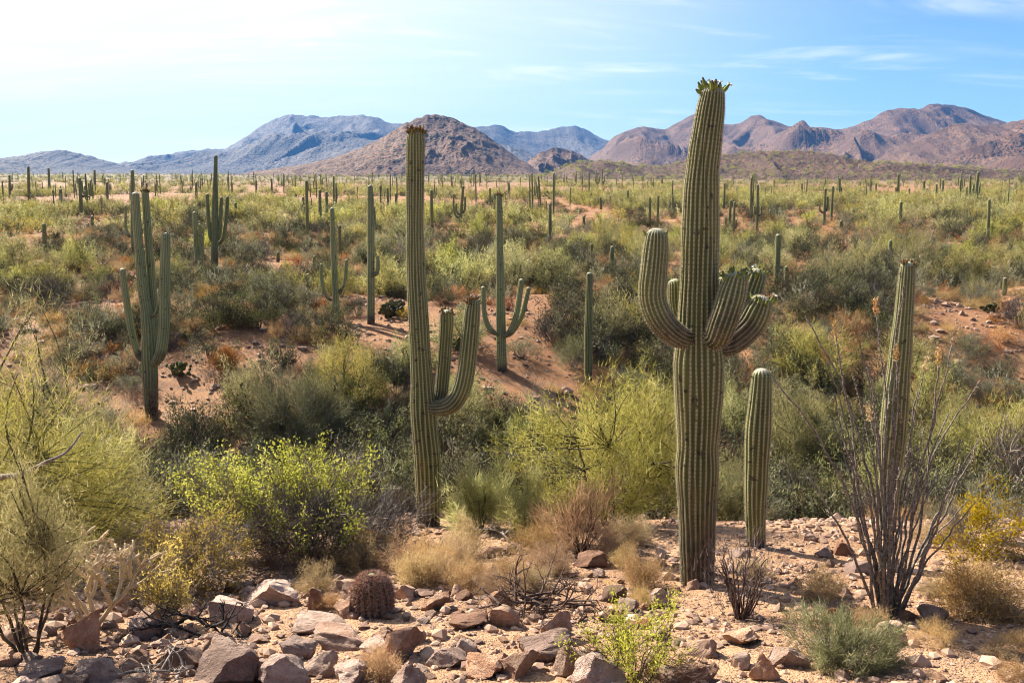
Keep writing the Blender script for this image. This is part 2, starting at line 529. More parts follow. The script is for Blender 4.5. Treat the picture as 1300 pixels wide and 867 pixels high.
def mountain_mat(name, rock0, rock1, shrub, s):
    """s: feature size in metres"""
    m, nt, b = new_mat(name)
    g = N(nt, 'ShaderNodeNewGeometry')
    P = g.outputs['Position']
    n1 = noise(nt, P, 0.6 / s, 6, 0.6)
    n2 = noise(nt, P, 5.0 / s, 8, 0.7)
    vo = N(nt, 'ShaderNodeTexVoronoi', None, Vector=P, Scale=9.0 / s)
    c = mixc(nt, ramp(nt, n1, 0.38, 0.64), rock0, rock1)
    c = mixc(nt, math_(nt, 'MULTIPLY', ramp(nt, n2, 0.5, 0.66), 0.6), c, shrub)
    dots = math_(nt, 'MULTIPLY', ramp(nt, vo.outputs['Distance'], 0.5, 0.3), ramp(nt, n1, 0.3, 0.55))
    c = mixc(nt, math_(nt, 'MULTIPLY', dots, 0.9), c, (shrub[0] * .5, shrub[1] * .62, shrub[2] * .5))
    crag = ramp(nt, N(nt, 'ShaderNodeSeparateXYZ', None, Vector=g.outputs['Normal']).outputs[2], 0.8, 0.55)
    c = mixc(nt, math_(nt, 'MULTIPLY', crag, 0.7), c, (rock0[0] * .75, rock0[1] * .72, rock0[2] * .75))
    nt.links.new(c, b.inputs['Base Color'])
    bp = N(nt, 'ShaderNodeBump', None, Strength=0.9, Distance=s * 0.085, Height=math_(nt, 'ADD', n2, math_(nt, 'MULTIPLY', dots, 0.7)))
    nt.links.new(bp.outputs[0], b.inputs['Normal'])
    return m

# ------------------------------------------------------------------ ground sheet
def build_ground():
    ang = np.concatenate([np.linspace(-180, -42, 60, endpoint=False), np.linspace(-42, 42, 430, endpoint=False), np.linspace(42, 180, 60, endpoint=False)])
    rad = np.concatenate([[0.4], np.linspace(1, 5, 14, endpoint=False), np.geomspace(5, 40, 330, endpoint=False), np.geomspace(40, 400, 150, endpoint=False), np.geomspace(400, 9500, 60)])
    A, Rr = np.meshgrid(R(1) * ang, rad)
    X, Y = Rr * np.sin(A), Rr * np.cos(A)
    Z = th(X, Y)
    na, nr = len(ang), len(rad)
    V = np.stack([X, Y, Z], -1).reshape(-1, 3)
    i = np.arange(nr - 1)[:, None] * na
    j = np.arange(na)[None]
    j2 = (j + 1) % na
    q = np.stack([i + j, i + na + j, i + na + j2, i + j2], -1)[..., ::-1].reshape(-1, 4)
    V = np.concatenate([V, [[0, 0, float(th(0, 0))]]])
    tr = [[nr * na, (k + 1) % na, k] for k in range(na)]
    mb = MB(); mb.add(V, tr, q)
    return mb.obj('ground', GROUND)
tag(build_ground(), 'reddish stony desert soil running down into a gully and out over the plain', kind='structure')

# ------------------------------------------------------------------ mountains
def mountain(name, prof, D, Wf, Wb, mat, label, seed, feat, rug=0.28, sharp=1.15, pad=1.0):
    """prof: skyline (photo px); D distance of the ridge; Wf, Wb depth of front and back slopes in metres"""
    prof = np.array(prof, float)
    x0, x1 = prof[0, 0], prof[-1, 0]
    n_u, n_v = 420, 170
    U = np.linspace(x0, x1, n_u)
    el = np.interp(U, prof[:, 0], prof[:, 1])
    k = np.hanning(7); k /= k.sum()
    el = np.convolve(np.pad(el, 3, mode='edge'), k, mode='valid')
    el = el + 1.3 * fbm(U / 9.0, U * 0 + seed, seed, 3)
    v_ = np.linspace(-1, 1, n_v)
    v_ = np.sign(v_) * np.abs(v_) ** 1.3
    V = np.zeros((n_v, n_u, 3))
    for j in range(n_u):
        d = ray(U[j], el[j]); d = d / d[1]
        s = D * (1 + 0.05 * math.sin(U[j] / 70.0 + seed))
        base = float(th(d[0] * s, s, False)) - 6
        H = max(CZ + d[2] * s - base, 1.0)
        t = v_
        Y = s + np.where(t < 0, t * Wf, t * Wb)
        X = d[0] * s * (Y / s) ** 0.35
        V[:, j, 0], V[:, j, 1] = X, Y
        V[:, j, 2] = H
    X, Y, H = V[..., 0], V[..., 1], V[..., 2]
    at_ = np.abs(v_)[:, None] * np.ones((1, n_u))
    # spurs run down the slope: noise stretched along the depth
    warp = fbm(X / (feat * 2.2), Y / (feat * 2.2), seed + 9, 3) * feat * 0.8
    rd = ridged((X + warp) / feat, Y / (feat * 2.4) + warp / feat * .3, seed, 5)
    fine = fbm(X / (feat * 0.16), Y / (feat * 0.16), seed + 30, 4)
    fall = np.clip(1 - at_ ** 0.95 * (1 + 0.55 * (0.55 - rd)), 0, 1) ** sharp
    env = np.clip(at_ * 4, 0, 1) * np.clip((1 - at_) * 3, 0, 1)
    z = H * (fall + rug * env * (rd - 0.55)) + H * 0.035 * fine * np.clip((1 - at_) * 3, 0, 1)
    edge = np.minimum(np.linspace(0, 1, n_u), np.linspace(1, 0, n_u))
    z = z * np.clip(edge * 9, 0, 1)[None]
    V[..., 2] = np.minimum(th(X, Y, False) - 6 + z, 1e5)
    i = np.arange(n_v - 1)[:, None] * n_u
    j = np.arange(n_u - 1)[None]
    q = np.stack([i + j, i + j + 1, i + n_u + j + 1, i + n_u + j], -1).reshape(-1, 4)
    mb = MB(); mb.add(V.reshape(-1, 3), None, q)
    o = mb.obj(name, mat)
    return tag(o, label, kind='structure')

M_far = mountain_mat('far_mountain_rock', (0.075, 0.058, 0.045), (0.125, 0.095, 0.07), (0.04, 0.042, 0.028), 150.0)
M_mid = mountain_mat('mid_mountain_rock', (0.105, 0.048, 0.024), (0.185, 0.09, 0.045), (0.042, 0.035, 0.016), 60.0)
M_near = mountain_mat('near_hill_rock', (0.075, 0.034, 0.017), (0.13, 0.06, 0.03), (0.03, 0.026, 0.011), 26.0)

mountain('mountain', [(150, 214), (200, 196), (250, 191), (285, 189), (300, 181), (330, 161), (350, 150), (372, 144), (392, 148), (430, 147), (460, 146), (480, 150), (500, 156), (530, 163), (560, 168), (590, 162), (610, 160), (632, 159), (655, 167), (680, 168), (712, 162), (730, 159), (745, 165), (765, 176), (800, 190), (850, 214)],
         7000, 2600, 1500, M_far, 'blue hazy mountain range with the highest peak left of centre', 3, 650, 0.34)
mountain('mountain', [(-160, 215), (-90, 205), (-40, 198), (0, 201), (28, 199), (50, 193), (73, 190), (95, 194), (125, 201), (150, 209), (190, 218), (240, 224)],
         4600, 1500, 900, M_far, 'low blue rounded hill at the far left behind the plain', 5, 420, 0.3)
mountain('mountain', [(590, 190), (620, 184), (640, 184), (665, 190), (690, 203), (730, 220)],
         4800, 900, 700, M_far, 'small bluish ridge right behind the cone shaped hill', 6, 300, 0.3)
mountain('mountain', [(690, 212), (730, 193), (765, 181), (790, 168), (812, 161), (845, 163), (868, 151), (885, 144), (905, 150), (925, 158), (938, 158), (953, 149), (968, 147), (985, 155), (1000, 160), (1020, 163), (1040, 161), (1060, 165), (1085, 160), (1108, 151), (1122, 141), (1140, 137), (1160, 139), (1180, 134), (1200, 133), (1225, 137), (1250, 146), (1272, 156), (1300, 164), (1350, 176), (1420, 190), (1500, 215)],
         4000, 1700, 1100, M_mid, 'long brown rocky range with a flat topped summit at the right', 8, 330, 0.58)
mountain('mountain', [(1010, 205), (1040, 193), (1058, 181), (1072, 177), (1090, 183), (1110, 196), (1140, 206), (1180, 216)],
         3100, 600, 450, M_mid, 'dark knob in front of the flat topped summit', 12, 200, 0.35)
mountain('mountain', [(1060, 224), (1100, 205), (1150, 186), (1190, 166), (1215, 156), (1235, 158), (1262, 160), (1285, 154), (1310, 147), (1360, 138), (1420, 140), (1500, 160), (1600, 200), (1660, 222)],
         2500, 950, 700, M_mid, 'reddish mountain slope at the right edge in front of the range', 15, 200, 0.42)
mountain('mountain', [(280, 224), (340, 216), (390, 208), (430, 198), (470, 183), (505, 163), (525, 152), (545, 146), (560, 147), (580, 151), (600, 161), (630, 181), (655, 199), (680, 213), (720, 225)],
         2000, 520, 420, M_mid, 'cone shaped brown hill standing alone near the middle', 18, 120, 0.08, 1.05)
mountain('hill', [(650, 222), (670, 204), (690, 192), (707, 187), (725, 191), (745, 201), (775, 215), (800, 224)],
         2300, 300, 260, M_mid, 'small dark rounded hill right of the cone shaped hill', 22, 100, 0.2)
mountain('hill', [(640, 226), (690, 214), (730, 207), (765, 204), (790, 207), (815, 212), (840, 211), (870, 204), (910, 198), (950, 194), (985, 192), (1020, 193), (1055, 195), (1085, 203), (1120, 206), (1160, 208), (1210, 212), (1270, 216), (1340, 219), (1420, 226)],
         1000, 260, 240, M_near, 'low shrub covered brown hill in front of the right hand range', 26, 70, 0.25)

def build_haze():
    bm_ = bmesh.new()
    bmesh.ops.create_cube(bm_, size=1.0)
    me = bpy.data.meshes.new('haze')
    bm_.to_mesh(me); bm_.free()
    o = bpy.data.objects.new('haze', me)
    COL.objects.link(o)
    o.scale = (20000, 20000, 640)
    o.location = (0, 0, 310)
    m = bpy.data.materials.new('haze')
    m.use_nodes = True
    nt = m.node_tree
    nt.nodes.clear()
    out = nt.nodes.new('ShaderNodeOutputMaterial')
    pv = N(nt, 'ShaderNodeVolumePrincipled')
    pv.inputs['Color'].default_value = (0.11, 0.40, 1.0, 1)
    pv.inputs['Density'].default_value = HAZE
    pv.inputs['Anisotropy'].default_value = 0.0
    nt.links.new(pv.outputs[0], out.inputs['Volume'])
    me.materials.append(m)
    return tag(o, 'thin bluish air over the far mountains', kind='stuff')
HAZE = 5.2e-5
if HAZE > 0:
    build_haze()

# ------------------------------------------------------------------ saguaros
def rib_tube(mb, P, nrib, per=5, depth=0.15, base_z=0.0, age_h=0.5, dome=True, spines=None, sp_step=0.028, sp_len=0.03, mat=0, pw=0.75):
    """P rows: x y z r.  A pleated cactus stem with a domed tip."""
    P = np.asarray(P, float)
    seg = np.linalg.norm(np.diff(P[:, :3], axis=0), axis=1)
    L = np.concatenate([[0], np.cumsum(seg)])
    C3, rad = P[:, :3], P[:, 3]
    if dome:
        t = unit(C3[-1] - C3[-2])
        r0 = rad[-1]
        a = np.linspace(0, 1, 8)[1:] * (math.pi / 2) * 0.97
        C3 = np.vstack([C3, C3[-1] + t * (np.sin(a) * r0 * 0.85)[:, None]])
        rad = np.concatenate([rad, r0 * np.cos(a)])
        L = np.concatenate([L, L[-1] + np.sin(a) * r0])
    T, U, W = frames(C3)
    n = nrib * per
    ph = np.arange(n) / n * 2 * np.pi
    m = np.abs(np.cos(nrib * ph / 2))
    wob = 1 + 0.03 * fbm(np.cos(ph)[None] * 1.5 + L[:, None] * 0.8, np.sin(ph)[None] * 1.5 + 3.0, nrib, 2)
    rr = rad[:, None] * (1 - depth * (1 - m[None] ** pw)) * wob
    tw = 0.10 * fbm(L * 0.7, L * 0 + nrib, 5, 2)
    ph2 = ph[None] + tw[:, None] + 0.09 * fbm(np.cos(ph)[None] * 2.2 + L[:, None] * 1.7, np.sin(ph)[None] * 2.2 + L[:, None] * 0.4, nrib + 3, 3)
    V = C3[:, None] + rr[..., None] * (np.cos(ph2)[..., None] * U[:, None] + np.sin(ph2)[..., None] * W[:, None])
    k = len(C3)
    i = np.arange(k - 1)[:, None] * n
    j = np.arange(n)[None]
    j2 = (j + 1) % n
    q = np.stack([i + j, i + j2, i + n + j2, i + n + j], -1).reshape(-1, 4)
    V = V.reshape(-1, 3)
    tris = [[(k - 1) * n + a, (k - 1) * n + (a + 1) % n, k * n] for a in range(n)]
    V = np.vstack([V, C3[-1:] + T[-1:] * rad[-1] * 0.3])
    rib = np.concatenate([np.tile(m, k), [1.0]])
    hgt = V[:, 2] - base_z
    age = np.clip((age_h - hgt) / (abs(age_h) * 0.6 + 1e-6), 0, 1)
    if age_h <= 0:      # arms: corky collar where they leave the trunk
        age = np.concatenate([np.repeat(np.clip((9 * rad.mean() * 0.55 - L) / (rad.mean() * 1.2), 0, 1) * 0.8, n), [0]])
    ar = np.concatenate([np.repeat(L * math.pi / 0.05, n), [0]])
    tw_ = np.clip((rad.mean() * 0.5 - (L[-1] - L)) / (rad.mean() * 0.5), 0, 1) if dome else L * 0  # mask of the paled tip: apex spines plus painted light on the dome
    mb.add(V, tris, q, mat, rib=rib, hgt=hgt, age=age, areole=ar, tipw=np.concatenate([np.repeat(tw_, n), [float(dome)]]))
    if spines is not None:
        s = np.arange(0.05, L[-1], sp_step)
        cr = np.arange(nrib) / nrib * 2 * np.pi
        Cs = np.stack([np.interp(s, L, C3[:, d]) for d in range(3)], 1)
        Us = unit(np.stack([np.interp(s, L, U[:, d]) for d in range(3)], 1))
        Ws = unit(np.stack([np.interp(s, L, W[:, d]) for d in range(3)], 1))
        Ts = unit(np.stack([np.interp(s, L, T[:, d]) for d in range(3)], 1))
        rs = np.interp(s, L, rad)
        tws = np.interp(s, L, tw)
        a = cr[None] + tws[:, None]
        out = np.cos(a)[..., None] * Us[:, None] + np.sin(a)[..., None] * Ws[:, None]
        o = Cs[:, None] + out * rs[:, None, None] * 0.99
        K = 6
        o = np.repeat(o.reshape(-1, 3), K, 0)
        d = np.repeat(out.reshape(-1, 3), K, 0) * 0.8 + rng.normal(size=(len(o), 3)) * 0.6
        blades(spines, o, d, sp_len * rng.uniform(0.5, 1.1, len(o)), 0.0035)

def buds(parent, P, r, n, mats, name='flower_bud', length=0.075, flowers=0, tilt=0.6, lo=0.35):
    """a crown of little elongated buds round a stem tip, each bud a part of its own"""
    for k in range(n):
        mb = MB()
        a = rng.uniform(0, 2 * math.pi)
        q = rng.uniform(lo, 1.0)
        d0 = np.array([math.cos(a), math.sin(a), 0])
        ax = unit(d0 * q * tilt + np.array([0, 0, 0.75]) + rng.normal(size=3) * 0.15)
        o = np.asarray(P) + d0 * r * q + np.array([0, 0, r * 0.8 * math.sqrt(max(0, 1 - q * q)) - 0.02])
        Lb = length * rng.uniform(0.6, 1.25)
        t = np.array([0, .25, .55, .8, 1.0])
        pts = ax * (t * Lb)[:, None]
        rr = np.array([.010, .016, .018, .011, .008]) * (length / 0.075) ** .6
        tube(mb, pts, rr, 6, 0, tip=np.repeat(t, 6).tolist() + [1.0])
        if k < flowers:
            for e in range(9):
                b = e / 9 * 2 * math.pi
                s1 = unit(np.cross(ax, [0.3, 0.2, 0.9])); s2 = np.cross(ax, s1)
                dd = unit(ax * 0.5 + (math.cos(b) * s1 + math.sin(b) * s2))
                leaves(mb, pts[-1][None] * .96, dd[None], 0.045, 0.022, 1)
        mb.obj('flower' if k < flowers else name, mats, parent, loc=o)

ANCH = []      # (photo x, photo y, distance, phrase) of things a label may point to

def saguaro(label, base, stems, skin, nrib=20, per=5, depth=0.15, spiny=False, age_h=0.5, bud=None, group=None, anchor=None, res=90, sp_len=0.03, pw=0.75):
    """base: photo pixel of the foot.  stems: list of dict(part, path=[(px, py, width_px, depth_offset)], ribs, buds)"""
    g = ground(*base)
    Y0 = g[1]
    root = empty('saguaro', g, label, 'cactus', group)
    if anchor:
        ANCH.append((base[0], base[1], Y0, anchor))
    for s in stems:
        rows = []
        for p in s['path']:
            dy = p[3] if len(p) > 3 else 0.0
            w = at(p[0], p[1], Y0 + dy)
            dep = w[1] * cP - (w[2] - CZ) * sP
            rows.append([w[0] - g[0], w[1] - g[1], w[2] - g[2], p[2] / 2 / F * dep])
        rows = np.array(rows)
        if s['part'] == 'trunk':
            rows = np.vstack([[rows[0, 0], rows[0, 1], -0.25, rows[0, 3]], rows])
        Lr = np.linalg.norm(np.diff(rows[:, :3], axis=0), axis=1).sum()
        P = smooth_path(rows, max(14, int(res * Lr / 6) if res > 50 else res))
        if res > 50:
            P[:, 3] *= 1 + 0.06 * fbm(np.arange(len(P)) / 6.0, np.zeros(len(P)), len(P), 2)
        mb, sp = MB(), (MB() if spiny else None)
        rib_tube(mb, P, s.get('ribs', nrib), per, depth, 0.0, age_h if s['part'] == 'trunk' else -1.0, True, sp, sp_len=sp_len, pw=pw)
        o = mb.obj(s['part'], skin, root)
        if spiny:
            so = sp.obj('spines', SPINE, o, smooth=False)
            so['kind'] = 'stuff'
        if s.get('buds'):
            n, mats, fl, lng = s['buds']
            buds(o, P[-1, :3], P[-1, 3], n, mats, length=lng, flowers=fl, lo=s.get('lo', 0.35))
        if s.get('label'):
            o['label'] = s['label']
    return root

G, RB = [BUD_G, PETAL], [BUD_R, PETAL]
saguaro('massive front saguaro with a fat raised arm at left and clustered arms at right', (885, 741), [
    dict(part='trunk', path=[(885, 741, 42), (885, 700, 45), (885, 657, 47), (885, 600, 52), (886, 550, 55), (887, 490, 60), (887, 445, 60), (887, 400, 52), (888, 340, 49), (889, 293, 47), (891, 226, 43), (897, 175, 39), (902, 140, 35), (904.5, 122, 30)], ribs=24, buds=(26, G, 3, 0.115)),
    dict(part='arm', path=[(880, 428, 22, -0.10), (866, 429, 28, -0.20), (850, 419, 32, -0.26), (836, 402, 34, -0.27), (828, 377, 34.5, -0.26), (830, 345, 34, -0.25), (832.5, 318, 33, -0.24), (833.5, 302, 29, -0.24)], ribs=19, buds=(5, G, 0, 0.06), lo=0.8),
    dict(part='arm', path=[(884, 416, 15, 0.22), (868, 408, 18, 0.32), (859, 392, 19, 0.36), (857, 362, 18, 0.36)], ribs=15, buds=(4, G, 0, 0.06), lo=0.6),
    dict(part='arm', path=[(897, 424, 22, -0.18), (909, 430, 31, -0.30), (916, 415, 35, -0.37), (924, 392, 36, -0.38), (930, 372, 35, -0.36), (934, 358, 30, -0.36)], ribs=18, buds=(18, G, 2, 0.085)),
    dict(part='arm', path=[(905, 440, 22, 0.0), (922, 438, 30, 0.02), (938, 427, 35, 0.04), (953, 412, 36, 0.05), (962, 395, 34, 0.05), (965, 388, 30, 0.05)], ribs=18, buds=(12, G, 1, 0.085), lo=0.5),
    dict(part='arm', path=[(900, 425, 20, 0.25), (925, 418, 26, 0.35), (944, 397, 30, 0.38), (953, 370, 30, 0.38), (959, 353, 27, 0.38)], ribs=17, buds=(12, G, 1, 0.085), lo=0.5),
    dict(part='arm', path=[(896, 420, 16, 0.18), (908, 410, 19, 0.30), (914, 390, 20, 0.33), (918, 360, 19, 0.33)], ribs=15, buds=(10, G, 0, 0.085)),
], SAG, spiny=True, age_h=1.5, anchor='massive front saguaro', depth=0.2)

saguaro('tall pale saguaro with two upturned arms on its right and a dark bud crown', (544, 668), [
    dict(part='trunk', path=[(544, 668, 29), (544, 637, 30), (542.5, 585, 34), (538, 530, 33), (535.5, 481, 28), (532, 417, 25), (528.5, 350, 23.5), (527, 293, 22.5), (527, 230, 23), (527.5, 185, 23.5), (528, 172, 21)], ribs=18, buds=(70, RB, 0, 0.075)),
    dict(part='arm', path=[(545, 514, 14, 0.05), (555, 515, 16, 0.1), (560, 500, 17, 0.14), (563, 470, 17.5, 0.15), (565, 440, 17.5, 0.15), (567, 408, 17.5, 0.15), (567, 400, 16, 0.15)], ribs=14, buds=(38, RB, 0, 0.065)),
    dict(part='arm', path=[(546, 517, 16, -0.08), (560, 518, 20, -0.16), (574, 513, 22, -0.2), (585, 497, 22.5, -0.2), (592, 470, 22.5, -0.19), (596.5, 430, 22, -0.18), (600, 392, 21, -0.17), (600.5, 386, 19, -0.17)], ribs=15, buds=(36, RB, 0, 0.065)),
], SAG, spiny=True, age_h=0.4, anchor='tall bud crowned saguaro')

saguaro('pale green saguaro of four close stems standing on the left slope', (193, 532), [
    dict(part='trunk', path=[(193, 532, 15.5), (191.5, 500, 17.5), (190, 464, 20), (189, 425, 18), (186, 395, 14), (181, 362, 13), (177, 320, 11.5), (174, 280, 10.5), (172, 248, 9)], ribs=16),
    dict(part='arm', path=[(191, 450, 8, 0.15), (195, 430, 10, 0.25), (195, 397, 11, 0.28), (192, 350, 10.5, 0.28), (188, 300, 10, 0.28), (184.5, 250, 9, 0.28), (184, 245, 8.5, .28)], ribs=13, buds=(26, RB, 0, 0.09)),
    dict(part='arm', path=[(192, 461, 9, -0.15), (199, 458, 12, -0.28), (205, 443, 14, -0.32), (208.5, 412, 14, -0.32), (209, 362, 13.5, -0.32), (210, 320, 12.5, -0.32), (210.5, 300, 11, -0.32)], ribs=14, buds=(5, RB, 0, 0.09)),
    dict(part='arm', path=[(188, 456, 7, -0.05), (178, 454, 8.5, -0.1), (171, 436, 9, -0.1), (165, 410, 9, -0.1), (159, 370, 9, -0.1), (156, 344, 8, -0.1)], ribs=12),
    dict(part='arm', path=[(191, 402, 4, -0.1), (197, 399, 5, -0.2), (201, 388, 5, -0.24), (204, 362, 4.5, -.24), (205, 345, 4, -.24)], ribs=10),
], SAGP, age_h=2.3, anchor='pale four stemmed saguaro')

saguaro('narrow armless saguaro, tall as a post, rising out of brush beyond the palo verde crown', (747, 489), [
    dict(part='trunk', path=[(747, 489, 10), (746.5, 440, 10), (747.5, 395, 9.5), (748.5, 349, 8)], ribs=14)], SAG, per=4, res=40, age_h=0.8,
    anchor='bare post saguaro')
saguaro('slender saguaro with three thin upturned arms standing in the gully', (637, 470), [
    dict(part='trunk', path=[(637, 470, 13), (636, 417, 12.5), (634.5, 327, 9.5), (634, 265, 8), (633.5, 250, 7.5)], ribs=15, buds=(22, RB, 0, 0.12)),
    dict(part='arm', path=[(636, 424, 5, -.1), (627, 422, 6.5, -.1), (619, 412, 7, -.1), (614.5, 395, 6.5, -.1), (613.5, 366, 6, -.1)], ribs=11),
    dict(part='arm', path=[(637, 427, 5, -.12), (645, 424, 7.5, -.2), (652, 412, 8, -.22), (657, 393, 7.5, -.22), (662, 357, 7, -.22)], ribs=11),
    dict(part='arm', path=[(638, 428, 5, .1), (650, 422, 6, .2), (661, 404, 6.5, .22), (666, 388, 6.5, .22), (671, 367, 6, .22)], ribs=11)],
    SAGP, per=4, res=40, age_h=0.3, anchor='slender three armed saguaro')
saguaro('saguaro with a curved trunk and bud crown standing behind the thin spiny ocotillo stems', (1127, 672), [
    dict(part='trunk', path=[(1127, 672, 20), (1128, 637, 24), (1131, 590, 29), (1135, 535, 32), (1140, 480, 29), (1144, 440, 26), (1148.5, 388, 22.5), (1151.5, 347, 20), (1152, 340, 19)], ribs=17, buds=(34, RB, 0, 0.07))],
    SAG, spiny=True, age_h=0.4, anchor='saguaro behind the ocotillo')
saguaro('short stout armless saguaro with a white spiny tip right of the massive saguaro', (960, 694), [
    dict(part='trunk', path=[(960, 694, 24), (959, 657, 26.5), (960, 610, 30), (962.5, 550, 32.5), (965.5, 505, 29), (967, 478, 25)], ribs=15, buds=(2, G, 0, 0.05))],
    SAG, spiny=True, age_h=0.25, anchor='short armless saguaro')
saguaro('old dark saguaro with upright arms standing on the left plain', (272, 348), [
    dict(part='trunk', path=[(272, 348, 8.5), (273, 300, 9), (273, 258, 8), (273.5, 225, 5.5), (274, 199, 4.5)], ribs=13),
    dict(part='arm', path=[(272, 310, 4), (267, 300, 5), (265, 280, 5), (263, 248, 4.5)], ribs=10),
    dict(part='arm', path=[(273, 308, 4), (278, 300, 5), (280, 280, 5), (281, 252, 4)], ribs=10),
    dict(part='arm', path=[(274, 312, 4, .2), (283, 303, 5, .3), (287, 280, 5, .3), (289, 251, 4.5, .3)], ribs=10)],
    SAGF, per=4, res=30, age_h=1.8, anchor='old dark armed saguaro')
saguaro('low saguaro clump with two short inner stems beside the old dark saguaro', (251, 342), [
    dict(part='trunk', path=[(251, 342, 7), (249, 310, 6.5), (247, 271, 5)], ribs=11),
    dict(part='arm', path=[(252, 335, 4), (255, 320, 4.5), (253.5, 286, 4)], ribs=10),
    dict(part='arm', path=[(253, 337, 4), (257, 325, 4), (257, 299, 3.5)], ribs=10)], SAGP, per=4, res=30, age_h=0.8)
saguaro('straight grey green saguaro column with a small side bud on the plain', (471, 411), [
    dict(part='trunk', path=[(471, 411, 10), (471, 330, 9.5), (470.5, 260, 8.5), (470, 238, 7)], ribs=13),
    dict(part='arm', path=[(472, 350, 5, -.1), (478, 347, 5.5, -.15), (480, 338, 5, -.15), (479.5, 326, 4, -.15)], ribs=9)],
    SAGP, per=4, res=30, age_h=0.6, anchor='grey green column saguaro')
saguaro('saguaro with one short curled arm on each side at knee height', (427, 408), [
    dict(part='trunk', path=[(427, 408, 9.5), (426, 370, 9), (423, 310, 7), (421.5, 266, 5.5)], ribs=13),
    dict(part='arm', path=[(425, 381, 4), (417, 379, 4.5), (410.5, 366, 4.8), (408, 350, 4.5), (408, 336, 4)], ribs=10),
    dict(part='arm', path=[(427, 372, 4), (433, 369, 4.8), (438, 356, 4.8), (440, 331, 4.2)], ribs=10)],
    SAGP, per=4, res=30, age_h=0.3, anchor='curled arm saguaro')
saguaro('small saguaro clump with two shorter stems at its right near the sunlit brush', (987, 372), [
    dict(part='trunk', path=[(987, 372, 7.5), (987, 340, 7.5), (988, 300, 6.5)], ribs=12),
    dict(part='arm', path=[(988, 370, 5), (992, 366, 5.5), (992, 339, 5)], ribs=10),
    dict(part='arm', path=[(989, 371, 5), (998, 366, 5.5), (998.5, 340, 5)], ribs=10)], SAGF, per=4, res=30, age_h=0.2)

# further saguaros on the plain: (top x, top y, foot x, foot y, width, [(side px, join y, top y)])
LIST = [
    (168, 216, 169, 322, 6, [(-9, 300, 262)]), (36, 211, 37, 257, 4.2, []), (61.6, 213, 63, 246, 3.6, []),
    (101, 226, 104, 279, 5, [(6, 250, 243)]), (56, 284, 57, 316, 6, []), (117, 274, 117.5, 287, 5, []),
    (120, 215, 120.5, 243, 3.4, []), (136, 231, 136, 255, 4.5, []), (299, 257, 299.5, 283, 4.5, []),
    (389, 229, 390.5, 309, 4.8, []), (385, 250, 385.5, 277, 4.5, []), (406, 241, 406.5, 287, 4.6, []),
    (414.5, 243, 415, 286, 4.6, []), (391, 348, 391.5, 376, 6.5, []), (399, 325, 399, 339, 5, []),
    (353, 320, 353, 333, 5, []), (431, 286, 432, 329, 5, []), (249, 231, 249.5, 266, 3.8, []),
    (547.6, 241, 548.5, 289, 4.8, []), (492, 238, 493, 270, 3.4, []), (502.7, 245, 503, 277, 3.8, []),
    (475, 262, 476, 300, 4, []), (588, 236, 584, 289, 4.6, [(-6, 272, 259), (5, 270, 251), (-9, 276, 247)]),
    (572, 289, 572, 304, 4.5, []), (622, 238, 622, 270, 3, []), (628, 245, 628, 280, 3.6, []),
    (672, 241, 673, 272, 3.4, []), (698.5, 258, 698, 311, 5, []), (741, 274, 741.5, 290, 4.2, []),
    (777.5, 313, 775.5, 346, 7, [(4.5, 336, 329)]), (751, 309, 751, 329, 4, []), (762, 250, 763, 266, 3.6, []),
    (775, 248, 775.5, 262, 3.2, []), (825, 250, 825, 287, 3.8, []), (835.5, 248, 835, 283, 3.8, []),
    (854, 248, 854, 272, 3.2, []), (646, 231, 646.5, 251, 3, []), (766, 229, 766, 250, 2.8, []), (797, 241, 797, 263, 3.2, []),
    (962, 234, 961, 292, 4.2, [(5, 274, 263), (-3.5, 272, 262)]), (954, 225, 953, 273, 3.8, []), (1144, 256, 1142, 286, 5.2, []),
    (1130.5, 305, 1129.5, 337, 6, [(4.5, 333, 325)]), (1256, 253, 1253.5, 309, 4.8, []), (1067.5, 280, 1067, 297, 5, []),
    (1019, 310, 1018.5, 324, 5, []), (1261, 339, 1260.5, 359, 6, []), (1276, 353, 1275.5, 375, 6.5, []),
    (978, 266, 978, 277, 3.4, []), (983.5, 265, 983, 277, 3.6, []), (989.5, 267, 989, 278, 3.6, []),
    (1242, 218, 1237.5, 264, 4.6, [(-4, 250, 240), (6, 252, 248)]), (1232, 222, 1231, 264, 3.6, [(-4, 252, 238)]),
    (1154, 239, 1154, 256, 3.6, []), (1140.5, 221, 1140, 257, 4, [(-3, 244, 238)]), (1173, 229, 1173.5, 255, 3.6, [(3.5, 247, 240)]),
    (1189, 233, 1188.5, 258, 3.4, []), (1048, 239, 1046, 286, 4.2, [(-6, 270, 259), (4, 268, 250)]), (1057.5, 236, 1055, 282, 3.8, []),
    (927.5, 254, 925.5, 297, 4.4, [(-4.5, 288, 276)]), (932.5, 256, 931, 300, 4, [(3.5, 290, 280)]), (1066, 225, 1065, 254, 3.4, [(3, 246, 238)]),
    (920, 232, 919, 268, 3.4, []), (1018, 232, 1018, 252, 3, []), (1197, 228, 1197, 250, 3, []), (1290, 232, 1290, 250, 3.2, []), (1112, 232, 1112, 247, 2.8, []),
    (12, 222, 12.5, 252, 3.4, [(3, 242, 234)]), (77, 240, 77, 256, 5, []), (186, 232, 186, 262, 3.2, []), (325, 228, 325.5, 250, 3, []), (345, 226, 345, 247, 2.8, []),
]
PLAIN = []
